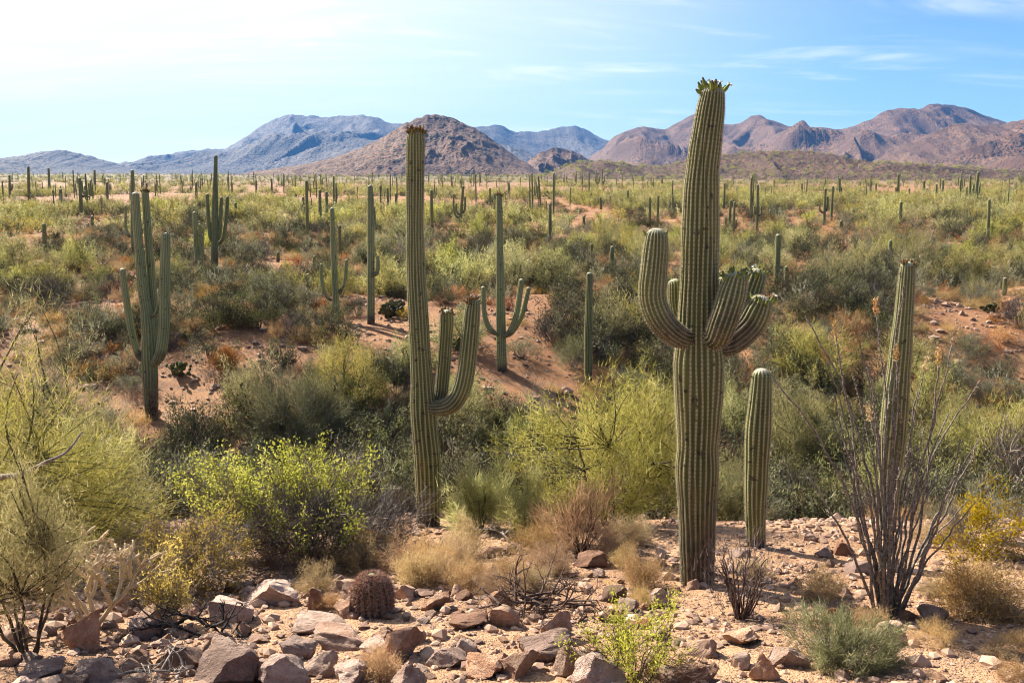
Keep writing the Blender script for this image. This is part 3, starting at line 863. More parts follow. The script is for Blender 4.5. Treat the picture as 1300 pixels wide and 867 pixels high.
for it in LIST:
    tx, ty, bx, by, w, arms = it
    w = w * 0.86
    st = [dict(part='trunk', path=[(bx, by, w * .95), (bx * .6 + tx * .4, by * .6 + ty * .4, w * 1.05), (bx * .25 + tx * .75, by * .25 + ty * .75, w * .95), (tx, ty + 1.5, w * .85)], ribs=12)]
    for sx, yj, yt in arms:
        xx = bx + (tx - bx) * (by - yj) / (by - ty)
        aw = w * 0.72
        st.append(dict(part='arm', path=[(xx, yj, aw * .8), (xx + sx * .6, yj - 0.5, aw), (xx + sx, yj - (yj - yt) * .35, aw), (xx + sx, yt, aw * .85)], ribs=9))
    o = saguaro('x', (bx, by), st, SAGF if w < 4.4 else random.choice([SAGF, SAGP, SAG]), per=4, res=16, age_h=0.4 * random.random(), group='saguaros scattered over the plain')
    PLAIN.append((o, it, 'cactus'))

# ------------------------------------------------------------------ shrubs
def clump_dirs(n, low, seed):
    ph = rng.uniform(0, 2 * np.pi, n)
    se = rng.uniform(low, 1.0, n)
    ce = np.sqrt(np.clip(1 - se ** 2, 0, 1))
    d = np.stack([np.cos(ph) * ce, np.sin(ph) * ce, se], 1)
    lump = 0.96 + 0.85 * fbm(d[:, 0] * 1.9 + seed * 3.1, d[:, 1] * 1.9 + d[:, 2] * 2.3, int(seed), 3)
    return d, lump

STY = {
    # limbs, clumps, twigs per clump, spray length/H, twig length/H, twig width/H, spread, up, low, bark, fol, leafy
    'palo':   dict(limbs=7, n=170, k=80, sl=0.26, tl=0.075, tw=0.0048, spread=0.65, jit=0.15, up=0.6, low=0.02, bark='green', fol='palo', leaf=False),
    'bright': dict(limbs=16, n=150, k=75, sl=0.26, tl=0.035, tw=0.017, spread=0.9, up=0.35, low=-0.05, bark='grey', fol='bright', leaf=True),
    'olive':  dict(limbs=12, n=130, k=80, sl=0.22, tl=0.05, tw=0.014, spread=0.9, up=0.4, low=0.0, bark='dark', fol='olive', leaf=True),
    'grey':   dict(limbs=14, n=120, k=80, sl=0.22, tl=0.11, tw=0.006, spread=0.5, up=0.5, low=0.0, bark='grey', fol='grey', leaf=False),
    'yellow': dict(limbs=14, n=110, k=60, sl=0.20, tl=0.06, tw=0.018, spread=0.9, up=0.5, low=0.05, bark='grey', fol='yellow', leaf=True),
    'straw':  dict(limbs=0, n=90, k=60, sl=0.35, tl=0.22, tw=0.010, spread=0.4, up=0.5, low=0.0, bark='grey', fol='straw', leaf=False),
    'rust':   dict(limbs=6, n=80, k=60, sl=0.28, tl=0.14, tw=0.012, spread=0.6, up=0.4, low=0.0, bark='brown', fol='rust', leaf=False),
    'dead':   dict(limbs=14, n=70, k=40, sl=0.30, tl=0.20, tw=0.006, spread=0.55, up=0.4, low=0.0, bark='brown', fol='dead', leaf=False),
}

def shrub_parts(style, W, H, seed, q=1.0, kq=1.0, wide=1.0, lean=(0, 0), over=None):
    """two mesh builders: branches and foliage.  q scales clump count, kq twigs per clump, wide the twig width"""
    S = dict(STY[style])
    S.update(over or {})
    n, k = max(6, int(S['n'] * q)), max(4, int(S['k'] * kq))
    d, lump = clump_dirs(n, S['low'], seed)
    rad = rng.uniform(0.25, 1.0, n) ** 0.45 * lump * 0.86
    z0 = S.get('z0', 0.10)
    c = d * rad[:, None] * np.array([W / 2, W / 2, H * (0.94 - z0)]) + np.array([0, 0, H * z0])
    c[:, 0] += lean[0] * c[:, 2] / H
    c[:, 1] += lean[1] * c[:, 2] / H
    B, Fo = MB(), MB()
    nl = S['limbs']
    tips = []
    for i in range(nl):
        a = (i + rng.uniform(-.35, .35)) / max(nl, 1) * 2 * math.pi
        el_ = rng.uniform(0.35, 1.1)
        e = np.array([math.cos(a) * math.cos(el_) * W * 0.28, math.sin(a) * math.cos(el_) * W * 0.28, H * (0.2 + 0.38 * math.sin(el_))])
        e[0] += lean[0] * .5; e[1] += lean[1] * .5
        b0 = np.array([math.cos(a), math.sin(a), 0]) * W * 0.015 - np.array([0, 0, 0.06 * H])
        mid = b0 * .5 + e * .5 + rng.normal(size=3) * W * 0.05 + np.array([0, 0, -H * 0.04])
        P = bez(b0, mid, e, 7)
        P[1:-1] += rng.normal(size=(5, 3)) * W * 0.008
        r0 = H * S.get('lr', 0.022 if nl < 10 else 0.011)
        tube(B, P, np.linspace(r0, r0 * 0.45, 7), 6 if q > .5 else 4, 0)
        tips.append(P)
    if nl:
        allp = np.concatenate([t[3:] for t in tips])
        for i in range(n):
            if rng.random() > (0.9 if q > 0.5 else 0.45):
                continue
            dist = np.linalg.norm(allp - c[i], axis=1) + rng.uniform(0, 0.1 * W, len(allp))
            s0 = allp[int(np.argmin(dist))]
            mid = s0 * .5 + c[i] * .5 + rng.normal(size=3) * H * 0.04
            tube(B, bez(s0, mid, c[i] + (c[i] - s0) * .15, 5), np.linspace(H * .006, H * .002, 5), 3, 0, cap=False)
    ax = unit(unit(c - np.array([0, 0, H * 0.05])) + np.array([0, 0, S['up']]))
    sl, tl = S['sl'] * H, S['tl'] * H
    o = np.repeat(c, k, 0) + np.repeat(ax, k, 0) * (rng.uniform(-.6, .55, n * k)[:, None]) * sl
    o = o + rng.normal(size=(n * k, 3)) * sl * S.get('jit', 0.24 if not S['leaf'] else 0.30)
    dd = np.repeat(ax, k, 0) + rng.normal(size=(n * k, 3)) * S['spread']
    o[:, 2] = np.maximum(o[:, 2], 0.0)
    tint = np.repeat(rng.random(n), k)
    if S['leaf']:
        m_ = len(o) * 2 // 3
        leaves(Fo, o[:m_], dd[:m_], tl * rng.uniform(.6, 1.3, m_), S['tw'] * H * wide, 0, tint=tint[:m_])
        # the thin twigs the leaves sit on
        blades(Fo, o[m_:], np.repeat(ax, k, 0)[m_:] + rng.normal(size=(len(o) - m_, 3)) * .45, tl * 3.2 * rng.uniform(.5, 1.2, len(o) - m_), S['tw'] * H * .35 * wide, 1, tint=tint[m_:])
    else:
        blades(Fo, o, dd, tl * rng.uniform(.5, 1.4, n * k), S['tw'] * H * wide, 0, tint=tint)
    return B, Fo, [BARK[S['bark']]], [FOL[S['fol']], BARK[S['bark']]]

KINDNAME = {'palo': 'palo_verde', 'bright': 'creosote_bush', 'olive': 'mesquite_bush', 'grey': 'grey_bush', 'yellow': 'brittlebush', 'straw': 'straw_clump', 'rust': 'rusty_brush', 'dead': 'dead_bush'}
CATN = {'palo': 'tree', 'bright': 'shrub', 'olive': 'shrub', 'grey': 'shrub', 'yellow': 'shrub', 'straw': 'dry grass', 'rust': 'dry brush', 'dead': 'dead shrub'}
def near_anchor(px, py, phrase):
    g = ground(px, py)
    ANCHF.append((px, py, g[1], phrase))
ANCHF = []
for t_ in [(473, 779, 'round barrel cactus'), (682, 778, 'dead twig heap'), (1127, 781, 'ocotillo'), (1072, 848, 'sage grey bush'), (808, 862, 'lime green seedling bush'),
           (215, 795, 'scraggly brittlebush'), (290, 870, 'big dark boulder at the bottom edge'), (505, 840, 'squared pink block'), (402, 776, 'rusty upright stone'),
           (885, 741, 'massive front saguaro'), (960, 694, 'short armless saguaro'), (938, 784, 'bare purplish twig bush'), (345, 770, 'large pinkish boulder'),
           (44, 838, 'wispy small tree at lower left'), (544, 668, 'tall bud crowned saguaro'), (1240, 778, 'wide tan dry bush'), (690, 838, 'overhung layered rock'), (1004, 848, 'squarish pink rock by the sage'),
           (407, 815, 'tilted slab pile'), (618, 858, 'rough wide rock at bottom centre'), (737, 700, 'vase shaped brown bush'), (105, 825, 'tall pale slab boulder')]:
    near_anchor(*t_)
NEARLAB = []
BOX = []      # photo boxes of the near plants, to keep scattered ones out of their way

def shrub(label, style, px, base_y, wpx, hpx, name=None, seed=None, q=1.0, kq=1.0, wide=1.0, lean=(0, 0), over=None, dy=0.0, cat=None, Y=None):
    g = ground(px, base_y)
    if Y is not None:
        p = at(px, base_y, Y)
        g = np.array([p[0], Y, float(th(p[0], Y))])
    dep = g[1] * cP - (g[2] - CZ) * sP
    W, H = wpx / F * dep, hpx / F * dep
    root = empty(name or KINDNAME[style], g, label, cat or CATN[style])
    B, Fo, bm_, fm_ = shrub_parts(style, W, H, seed or (px * 7 + base_y) % 97, q, kq, wide, lean, over)
    if B.n:
        B.obj('branches', bm_, root)
    Fo.obj('foliage', fm_, root, smooth=False)
    BOX.append((g[0], g[1], W / 2))
    return root

# near plants, one by one ------------------------------------------------------------------------------------------
AIRY = dict(up=0.3, spread=0.8, tl=0.055, tw=0.0036, sl=0.30, n=165, k=115, jit=0.13)
shrub('tall feathery palo verde behind the others at the left edge, its top highest', 'palo', 35, 600, 290, 262, q=1.15, over=AIRY, Y=16.5)
shrub('low spreading palo verde between the left edge and the pale four stemmed saguaro', 'palo', 118, 640, 190, 150, q=0.9, over=dict(AIRY, tl=.075, tw=.005), Y=15.0)
r_ = shrub('drooping palo verde with a long pale bough reaching out at the left edge', 'palo', 0, 715, 330, 270, q=1.3, lean=(0.15, -0.2), over=dict(AIRY, up=.1), Y=12.3)
# one long pale bough reaches out in front
g0 = np.array(r_.location)
mb = MB()
pts = [at(-30, 622, 10.9), at(0, 606, 10.7), at(28, 602, 10.6), at(55, 588, 10.55), at(84, 574, 10.6), at(104, 548, 10.7)]
P = smooth_path(np.array(pts) - g0, 24)
tube(mb, P, np.linspace(0.045, 0.008, 24), 8)
mb.obj('bough', BARK['grey'], r_)
shrub('wispy olive small tree with thin black trunks in the lower left corner', 'olive', 36, 838, 175, 265, name='mesquite_tree', cat='tree', q=1.1, kq=1.2,
      over=dict(limbs=6, low=0.0, z0=0.34, lr=0.011, leaf=False, tl=0.05, tw=0.0032, spread=0.9, up=0.3, bark='dark', n=120, fol='palo', jit=.15), Y=8.3)
shrub('bright yellow green creosote bush left of the tall two armed saguaro', 'bright', 375, 702, 262, 150, q=1.0, kq=1.2, over=dict(low=0.2, leaf=True, n=170, k=105, sl=0.32, tl=0.032, tw=0.014, spread=1.0, up=0.6, limbs=20, lr=0.008, jit=0.12, z0=0.2))
shrub('leafless grey twig thicket along the foot of the bright creosote bush', 'dead', 410, 708, 300, 100, name='twig_thicket', q=2.2, kq=1.8, over=dict(fol='dead', bark='brown', tw=0.007, low=-0.1, z0=0.2))
shrub('round pale palo verde tree with a dark forked trunk between the two front saguaros', 'palo', 782, 666, 262, 212, q=1.0, kq=1.1, over=dict(limbs=7, low=0.0, z0=0.2, lr=0.015, bark='dark', n=150, k=110, tw=0.0044, tl=0.06, spread=0.8, sl=0.26, up=0.45, jit=0.13))
shrub('wispy olive palo verde just right of the tall two armed saguaro', 'palo', 608, 672, 100, 100, q=0.5, over=dict(tl=0.16, tw=0.006))
shrub('small yellow green shrub between the pale palo verde and the wispy one', 'palo', 668, 684, 76, 82, q=0.45, over=dict(tl=0.16, tw=0.007))
shrub('reddish brown bare vase shaped bush in front of the pale palo verde', 'dead', 737, 700, 100, 95, name='twiggy_bush', over=dict(fol='rust', bark='brown', up=0.8, spread=0.35, tl=0.25, tw=0.006))
shrub('golden yellow brittlebush above the tumbled rocks at lower left', 'yellow', 230, 750, 200, 100, q=1.9, over=dict(low=0.1))
shrub('scraggly yellow green brittlebush growing out of the rocks at lower left', 'yellow', 215, 795, 80, 90, q=0.5, over=dict(low=0.35))
shrub('yellow brittlebush right of the ocotillo', 'yellow', 1243, 706, 125, 88, q=1.0)
shrub('wide tan dry bush right of the foot of the ocotillo', 'straw', 1240, 778, 135, 78, q=1.6, kq=1.3, over=dict(fol='straw', tl=0.10, tw=0.013, spread=0.9, limbs=10))
shrub('lime green thin leaved seedling bush at bottom centre right', 'bright', 808, 862, 175, 118, q=0.5, kq=1.0, over=dict(leaf=True, fol='lime', sl=0.38, tl=0.045, tw=0.015, spread=1.0, up=0.6, low=0.1, bark='brown', limbs=12, lr=0.008, jit=0.11))
shrub('low sage grey bush on the gravel below the ocotillo', 'grey', 1072, 848, 130, 72, q=1.3, over=dict(tl=0.16, tw=0.011))
shrub('bare purplish twig bush beside the foot of the massive saguaro', 'dead', 938, 784, 130, 150, name='twiggy_bush', q=0.6, kq=0.5, over=dict(limbs=22, tl=0.10, tw=0.006, up=0.9, spread=0.4, fol='dead', bark='brown', low=.15))
shrub('silvery bare branched tree leaning in at the right edge', 'dead', 1300, 655, 190, 180, name='bare_tree', cat='dead tree', q=1.2, kq=1.0, over=dict(limbs=14, lr=0.010, bark='grey', tl=0.12, tw=0.0035))
shrub('yellow green palo verde behind the silvery bare tree at right', 'palo', 1270, 612, 170, 130, q=1.0)
shrub('dark olive bush beside the foot of the pale four stemmed saguaro', 'olive', 247, 606, 115, 92, q=1.3)
shrub('grey green feathery bush in the gully below the orange dry brush', 'grey', 385, 566, 150, 105, q=1.4)
shrub('pale green feathery bush at left of the tall two armed saguaro top of bank', 'palo', 440, 520, 110, 95, q=0.9)
shrub('yellow green bush half behind the trunk of the massive saguaro', 'palo', 925, 610, 100, 100, q=0.9, Y=19.5)
shrub('yellow green palo verde right of the short armless saguaro', 'palo', 1020, 600, 120, 120, q=1.1)
shrub('rounded palo verde right behind the ocotillo stems', 'palo', 1200, 600, 110, 105, q=1.0)
shrub('yellowish low bush on the bare flat right of the short armless saguaro', 'yellow', 1020, 640, 90, 55, q=.7, over=dict(fol='olive'))
shrub('orange dry brush on the left slope right of the pale four stemmed saguaro', 'rust', 287, 470, 48, 36)
for (px, by, w, h, lab) in [
    (478, 716, 70, 50, 'straw coloured dry clump below the twig thicket, left of the tall saguaro foot'),
    (528, 742, 78, 52, 'sunlit straw clump just above the round barrel cactus'),
    (588, 706, 75, 48, 'fluffy straw clump right of the tall two armed saguaro foot'),
    (590, 748, 60, 40, 'small straw clump right of the barrel cactus among rocks'),
    (648, 742, 80, 46, 'broad straw clump above the dead twig heap'),
    (700, 728, 78, 48, 'straw clump below the reddish vase shaped bush'),
    (815, 745, 75, 48, 'straw clump left of the foot of the massive saguaro'),
    (405, 722, 85, 42, 'low tan clump below the grey twig thicket'),
    (350, 716, 60, 40, 'low tan clump right of the golden brittlebush'),
    (478, 862, 60, 48, 'straw tuft among the rocks at the bottom edge'),
    (1020, 655, 60, 34, 'tan dry clump on the bare flat left of the ocotillo'),
    (1060, 640, 70, 36, 'dry tan clump behind the ocotillo at its left'),
    (960, 735, 50, 32, 'thin dry clump below the short armless saguaro'),
    (1045, 760, 60, 40, 'pale thin dry clump left of the ocotillo foot'),
    (800, 690, 60, 40, 'tan dry clump under the pale palo verde'),
    (1285, 862, 60, 26, 'yellow dry grass tuft in the lower right corner'),
    (1180, 690, 60, 36, 'tan clump between the ocotillo and the yellow brittlebush')]:
    shrub(lab, 'straw', px, by, w, h, q=0.9, over=dict(tl=0.16, tw=0.011, spread=0.75))

for i in range(26):
    px, py = (rng.uniform(330, 900), rng.uniform(700, 775)) if i < 18 else (rng.uniform(960, 1310), rng.uniform(640, 850))
    if 820 < px < 965 and py > 728 or 440 < px < 520 and py > 735:
        continue
    w_ = rng.uniform(35, 75)
    o_ = shrub('loose straw tuft among the rubble of the foreground', 'straw', px, py, w_, w_ * rng.uniform(.5, .75), q=0.8, over=dict(tl=0.16, tw=0.010, spread=0.75))
    o_['group'] = 'loose straw tufts in the foreground'
    NEARLAB.append((o_, 'straw tuft', ['small' if w_ < 50 else 'large'], px, py, o_.location.y, o_['label'], o_['group']))

ANCH += [(785, 664, 17.0, 'pale palo verde'), (375, 702, 14.0, 'bright creosote bush'), (1243, 706, 13.0, 'golden brittlebush')]
# ------------------------------------------------------------------ ocotillo
def ocotillo():
    g = ground(1127, 781)
    Y0 = g[1]
    root = empty('ocotillo', g, 'tall thin stemmed ocotillo with whip like thorny grey stems and rusty blossom tips', 'shrub')
    ANCH.append((1127, 781, Y0, 'ocotillo'))
    ends = [(986, 474, -.3, 0), (1030, 400, .4, 0), (1054, 425, -.2, 1), (1052, 453, .3, 1), (1090, 433, .1, 1), (1109, 392, .4, 1), (1113, 464, -.3, 0), (1126, 467, .5, 0),
            (1147, 458, -.4, 1), (1154, 360, -.3, 0), (1192, 456, .1, 1), (1213, 428, -.2, 1), (1254, 481, -.1, 0), (1049, 526, .5, 0), (1106, 526, -.5, 1), (1237, 557, .4, 0),
            (1244, 575, -.3, 0), (1227, 557, -.6, 0), (1247, 635, .1, 0), (1023, 595, -.1, 0), (1075, 470, .6, 0), (1135, 520, .7, 0), (1165, 500, .3, 0), (1180, 540, -.5, 0),
            (1205, 520, .5, 0), (1210, 590, .7, 0), (1070, 560, -.6, 0), (1160, 560, -.7, 0), (1095, 600, .5, 0), (1190, 610, .2, 0), (1140, 590, .1, 0), (1220, 640, .5, 0), (1170, 470, .6, 1), (1060, 505, .2, 0)]
    for i, (ex, ey, dy, bl) in enumerate(ends):
        bx = 1127 + (ex - 1127) * 0.10 + rng.uniform(-4, 4)
        p0 = at(bx, 779, Y0 + dy * .12) - g
        p0[2] = -0.05
        p3 = at(ex, ey, Y0 + dy) - g
        d = p3 - p0
        Ln = np.linalg.norm(d)
        mid = p0 + d * 0.5 + np.array([0, 0, 0.05 * Ln]) + np.array([-d[0] * 0.22, 0, 0]) + rng.normal(size=3) * 0.04 * Ln
        P = bez(p0, mid, p3, 22)
        P[3:] += np.cumsum(rng.normal(size=(19, 3)) * 0.012, 0)
        mb = MB()
        rr = np.linspace(0.016, 0.006, 22) * rng.uniform(0.85, 1.15)
        tube(mb, P, rr, 7)
        # thorns in spiral rows
        nt_ = int(Ln / 0.02) * 2
        t = rng.uniform(0.04, 1, nt_)
        idx = t * 21
        o = np.stack([np.interp(idx, np.arange(22), P[:, k]) for k in range(3)], 1)
        dd = rng.normal(size=(nt_, 3)); dd[:, 2] *= 0.4
        o = o + unit(dd) * np.interp(idx, np.arange(22), rr)[:, None] * .8
        blades(mb, o, dd, rng.uniform(.015, .03, nt_), 0.005, 1)
        st = mb.obj('stem', [BARK['ocotillo'], SPINE], root)
        if bl:
            tip = P[-1]
            mb = MB()
            m_ = 90
            ax = unit(P[-1] - P[-3])
            o = tip + ax * rng.uniform(-.02, .14, m_)[:, None] + rng.normal(size=(m_, 3)) * 0.014
            leaves(mb, o, ax + rng.normal(size=(m_, 3)) * .7, 0.035, 0.014, 0, tint=rng.random(m_))
            mb.obj('blossom', FOL['straw'], st, smooth=False)
    BOX.append((g[0], g[1], 0.4))
ocotillo()

# ------------------------------------------------------------------ cholla, barrel cactus, dead wood
def cholla(px, by, hpx, label, seed, Y=None, n0=4):
    g = ground(px, by)
    if Y:
        p = at(px, by, Y); g = np.array([p[0], Y, float(th(p[0], Y))])
    dep = g[1] * cP - (g[2] - CZ) * sP
    H = hpx / F * dep
    root = empty('cholla_cactus', g, label, 'cactus')
    mb, sp = MB(), MB()
    rr = np.random.default_rng(seed)
    def grow(p, d, L, r, lev):
        d = unit(d)
        e = p + d * L
        P = bez(p, p + d * L * .5 + rr.normal(size=3) * L * .12, e, 6)
        tube(mb, P, np.array([r * .8, r, r * 1.05, r * 1.05, r, r * .7]), 8, rib=0.5, hgt=1.0, age=0.0)
        ns = int(L / 0.0035)
        t = rr.uniform(0, 5, ns)
        o = np.stack([np.interp(t, np.arange(6), P[:, k]) for k in range(3)], 1)
        dd = unit(rr.normal(size=(ns, 3)))
        blades(sp, o + dd * r * .8, dd, rr.uniform(.02, .036, ns), 0.005)
        if lev > 0:
            for _ in range(rr.integers(2, 4)):
                nd = d + rr.normal(size=3) * 0.75 + np.array([0, 0, 0.5])
                grow(p + d * L * rr.uniform(.6, 1), nd, L * rr.uniform(.6, .85), r * .85, lev - 1)
    for i in range(n0):
        grow(np.array([0, 0, -.05]), np.array([rr.normal() * .6, rr.normal() * .5, 1.0]), H * 0.34, 0.022, 4)
    pale, _n, _b = new_mat('straw_spines'); _b.inputs['Base Color'].default_value = (0.60, 0.46, 0.28, 1)
    st = mb.obj('stems', pale, root)
    so = sp.obj('spines', pale, root, smooth=False)
    so['kind'] = 'stuff'
    BOX.append((g[0], g[1], H * .3))
cholla(116, 772, 165, 'pale spiny staghorn cholla with many jointed arms at lower left', 4, Y=9.4)

def barrel():
    g = ground(473, 779)
    dep = g[1] * cP - (g[2] - CZ) * sP
    Rr, H = 25 / F * dep, 52 / F * dep
    root = empty('barrel_cactus', g, 'round reddish barrel cactus bristling with spines between the foreground rocks', 'cactus')
    ANCH.append((473, 779, g[1], 'round barrel cactus'))
    t = np.linspace(-0.1, 1, 26)
    rad = Rr * np.sqrt(np.clip(1 - (np.abs(t - 0.42) / 0.60) ** 2.3, 0.003, 1))
    P = np.stack([t * 0, t * 0, t * H, rad], 1)
    mb, sp = MB(), MB()
    rib_tube(mb, P, 20, 5, 0.2, 0, -1, False)
    o = mb.obj('body', SAG, root)
    # rows of stout hooked spines
    for k in range(20):
        a = k / 20 * 2 * math.pi
        tt = np.linspace(0.02, 1, 26)
        rr_ = np.interp(tt, t, rad)
        o_ = np.stack([np.cos(a) * rr_, np.sin(a) * rr_, tt * H], 1)
        nrm = unit(np.stack([np.cos(a) * np.ones(26), np.sin(a) * np.ones(26), (tt - .45) * 2.2], 1))
        o_ = np.repeat(o_, 16, 0); nrm = np.repeat(nrm, 16, 0)
        blades(sp, o_, nrm * .9 + rng.normal(size=(len(o_), 3)) * .65, rng.uniform(.03, .07, len(o_)), 0.009, tint=rng.random(len(o_)))
    red = foliage_mat('red_spines', ((0.26, 0.13, 0.085), (0.44, 0.26, 0.185), (0.66, 0.49, 0.38)), 0.05, 0)
    so = sp.obj('spines', red, root, smooth=False)
    so['kind'] = 'stuff'
    BOX.append((g[0], g[1], Rr + .1))
barrel()

def deadwood(px, by, wpx, hpx, label, bark, n, seed, name='dead_branches', flat=0.35):
    g = ground(px, by)
    dep = g[1] * cP - (g[2] - CZ) * sP
    W, H = wpx / F * dep, hpx / F * dep
    rr = np.random.default_rng(seed)
    mb = MB()
    def grow(p, d, L, r, lev):
        d = unit(d)
        m = p + d * L * .5 + rr.normal(size=3) * L * .13
        e = p + d * L + rr.normal(size=3) * L * .1
        P = bez(p, m, e, 7)
        P[:, 2] = np.maximum(P[:, 2], 0.01)
        tube(mb, P, np.linspace(r, r * .45, 7), 6)
        if lev:
            for _ in range(rr.integers(2, 4)):
                i = rr.integers(2, 7)
                grow(P[i], d + rr.normal(size=3) * .75, L * rr.uniform(.4, .7), r * .55, lev - 1)
    for i in range(n):
        a = rr.uniform(0, 2 * math.pi)
        p = np.array([rr.normal() * W * .16, rr.normal() * W * .12, rr.uniform(.02, .4) * H])
        grow(p, np.array([math.cos(a), math.sin(a) * .7, rr.uniform(-.1, flat)]), W * rr.uniform(.28, .5), rr.uniform(.010, .022), 3)
    o = mb.obj(name, bark, loc=g)
    tag(o, label, 'dead wood')
deadwood(268, 806, 115, 42, 'blackened dead branches lying over the rocks at lower left', BARK['char'], 9, 3, flat=.7)
deadwood(300, 808, 60, 80, 'burnt black branch stub leaning up out of the rocks', BARK['char'], 1, 8, 'dead_branch', 1.6)
deadwood(200, 858, 130, 40, 'pale bare dead branches at the bottom left edge', BARK['grey'], 6, 5)
deadwood(682, 778, 120, 44, 'heap of dark dead twigs on the gravel at centre', BARK['brown'], 22, 9, 'twig_heap', .6)
deadwood(665, 700, 70, 40, 'small bleached dead branch below the small yellow green shrub', BARK['grey'], 4, 12)
deadwood(760, 770, 90, 20, 'dead stick lying right of the dark twig heap', BARK['dark'], 1, 15, 'dead_branch', .1)

# ------------------------------------------------------------------ rocks
def rock_mesh(name, seed, mat, cuts=11, lo=0.34, hi=0.74, sub=4, ax=(1, 1, 1)):
    rr = np.random.default_rng(seed)
    b = bmesh.new()
    bmesh.ops.create_icosphere(b, subdivisions=sub, radius=1.0)
    V = np.array([v.co[:] for v in b.verts])
    V *= np.array(ax)
    for _ in range(cuts):
        n = unit(rr.normal(size=3))
        d = rr.uniform(lo, hi)
        s = V @ n
        V = V - np.clip(s - d, 0, None)[:, None] * n
    V = V * (1 + 0.16 * (vnoise(V[:, 0] * 2.6 + seed, V[:, 1] * 3 + V[:, 2] * 2.3, seed) - .5)[:, None])
    V = V + 0.032 * (np.stack([vnoise(V[:, 1] * 11 + seed, V[:, 2] * 11, seed + k) for k in range(3)], 1) - .5) * 2
    for i, v in enumerate(b.verts):
        v.co = V[i]
    me = bpy.data.meshes.new(name)
    b.to_mesh(me); b.free()
    me.polygons.foreach_set('use_smooth', np.full(len(me.polygons), True))
    me.materials.append(mat)
    me.set_sharp_from_angle(angle=R(32))
    return me

RM = [rock_mesh('rock', 100 + i, ROCK, 9 + i % 5) for i in range(7)]
RMD = [rock_mesh('rock', 200 + i, ROCK_D, 9 + i) for i in range(3)]
RMR = [rock_mesh('rock', 300 + i, ROCK_R, 10) for i in range(2)]
SLAB = [rock_mesh('slab_rock', 400 + i, ROCK, 12, 0.35, 0.8, 4) for i in range(3)]
RPOS = []

def rock(label, px, cy, wpx, hpx, me, tilt=0.3, rz=None, name='rock', depth=0.9, group=None):
    """px, cy: photo centre of the rock"""
    g = ground(px, cy + hpx * 0.42)
    dep = g[1] * cP - (g[2] - CZ) * sP
    w, h = wpx / F * dep, hpx / F * dep / 0.93
    o = bpy.data.objects.new(name, me)
    COL.objects.link(o)
    co = np.empty(len(me.vertices) * 3, np.float32); me.vertices.foreach_get('co', co); co = co.reshape(-1, 3)
    ext = co.max(0) - co.min(0)
    o.scale = (w / ext[0], w * depth / ext[1], h * 1.05 / ext[2])
    o.rotation_euler = (rng.uniform(-tilt, tilt) * .5, rng.uniform(-tilt, tilt), rng.uniform(-.5, .5) if rz is None else rz)
    o.location = (g[0], g[1] + w * depth * 0.3, g[2] + h * 0.20)
    RPOS.append((g[0], g[1], w / 2))
    return tag(o, label, 'rock', group)

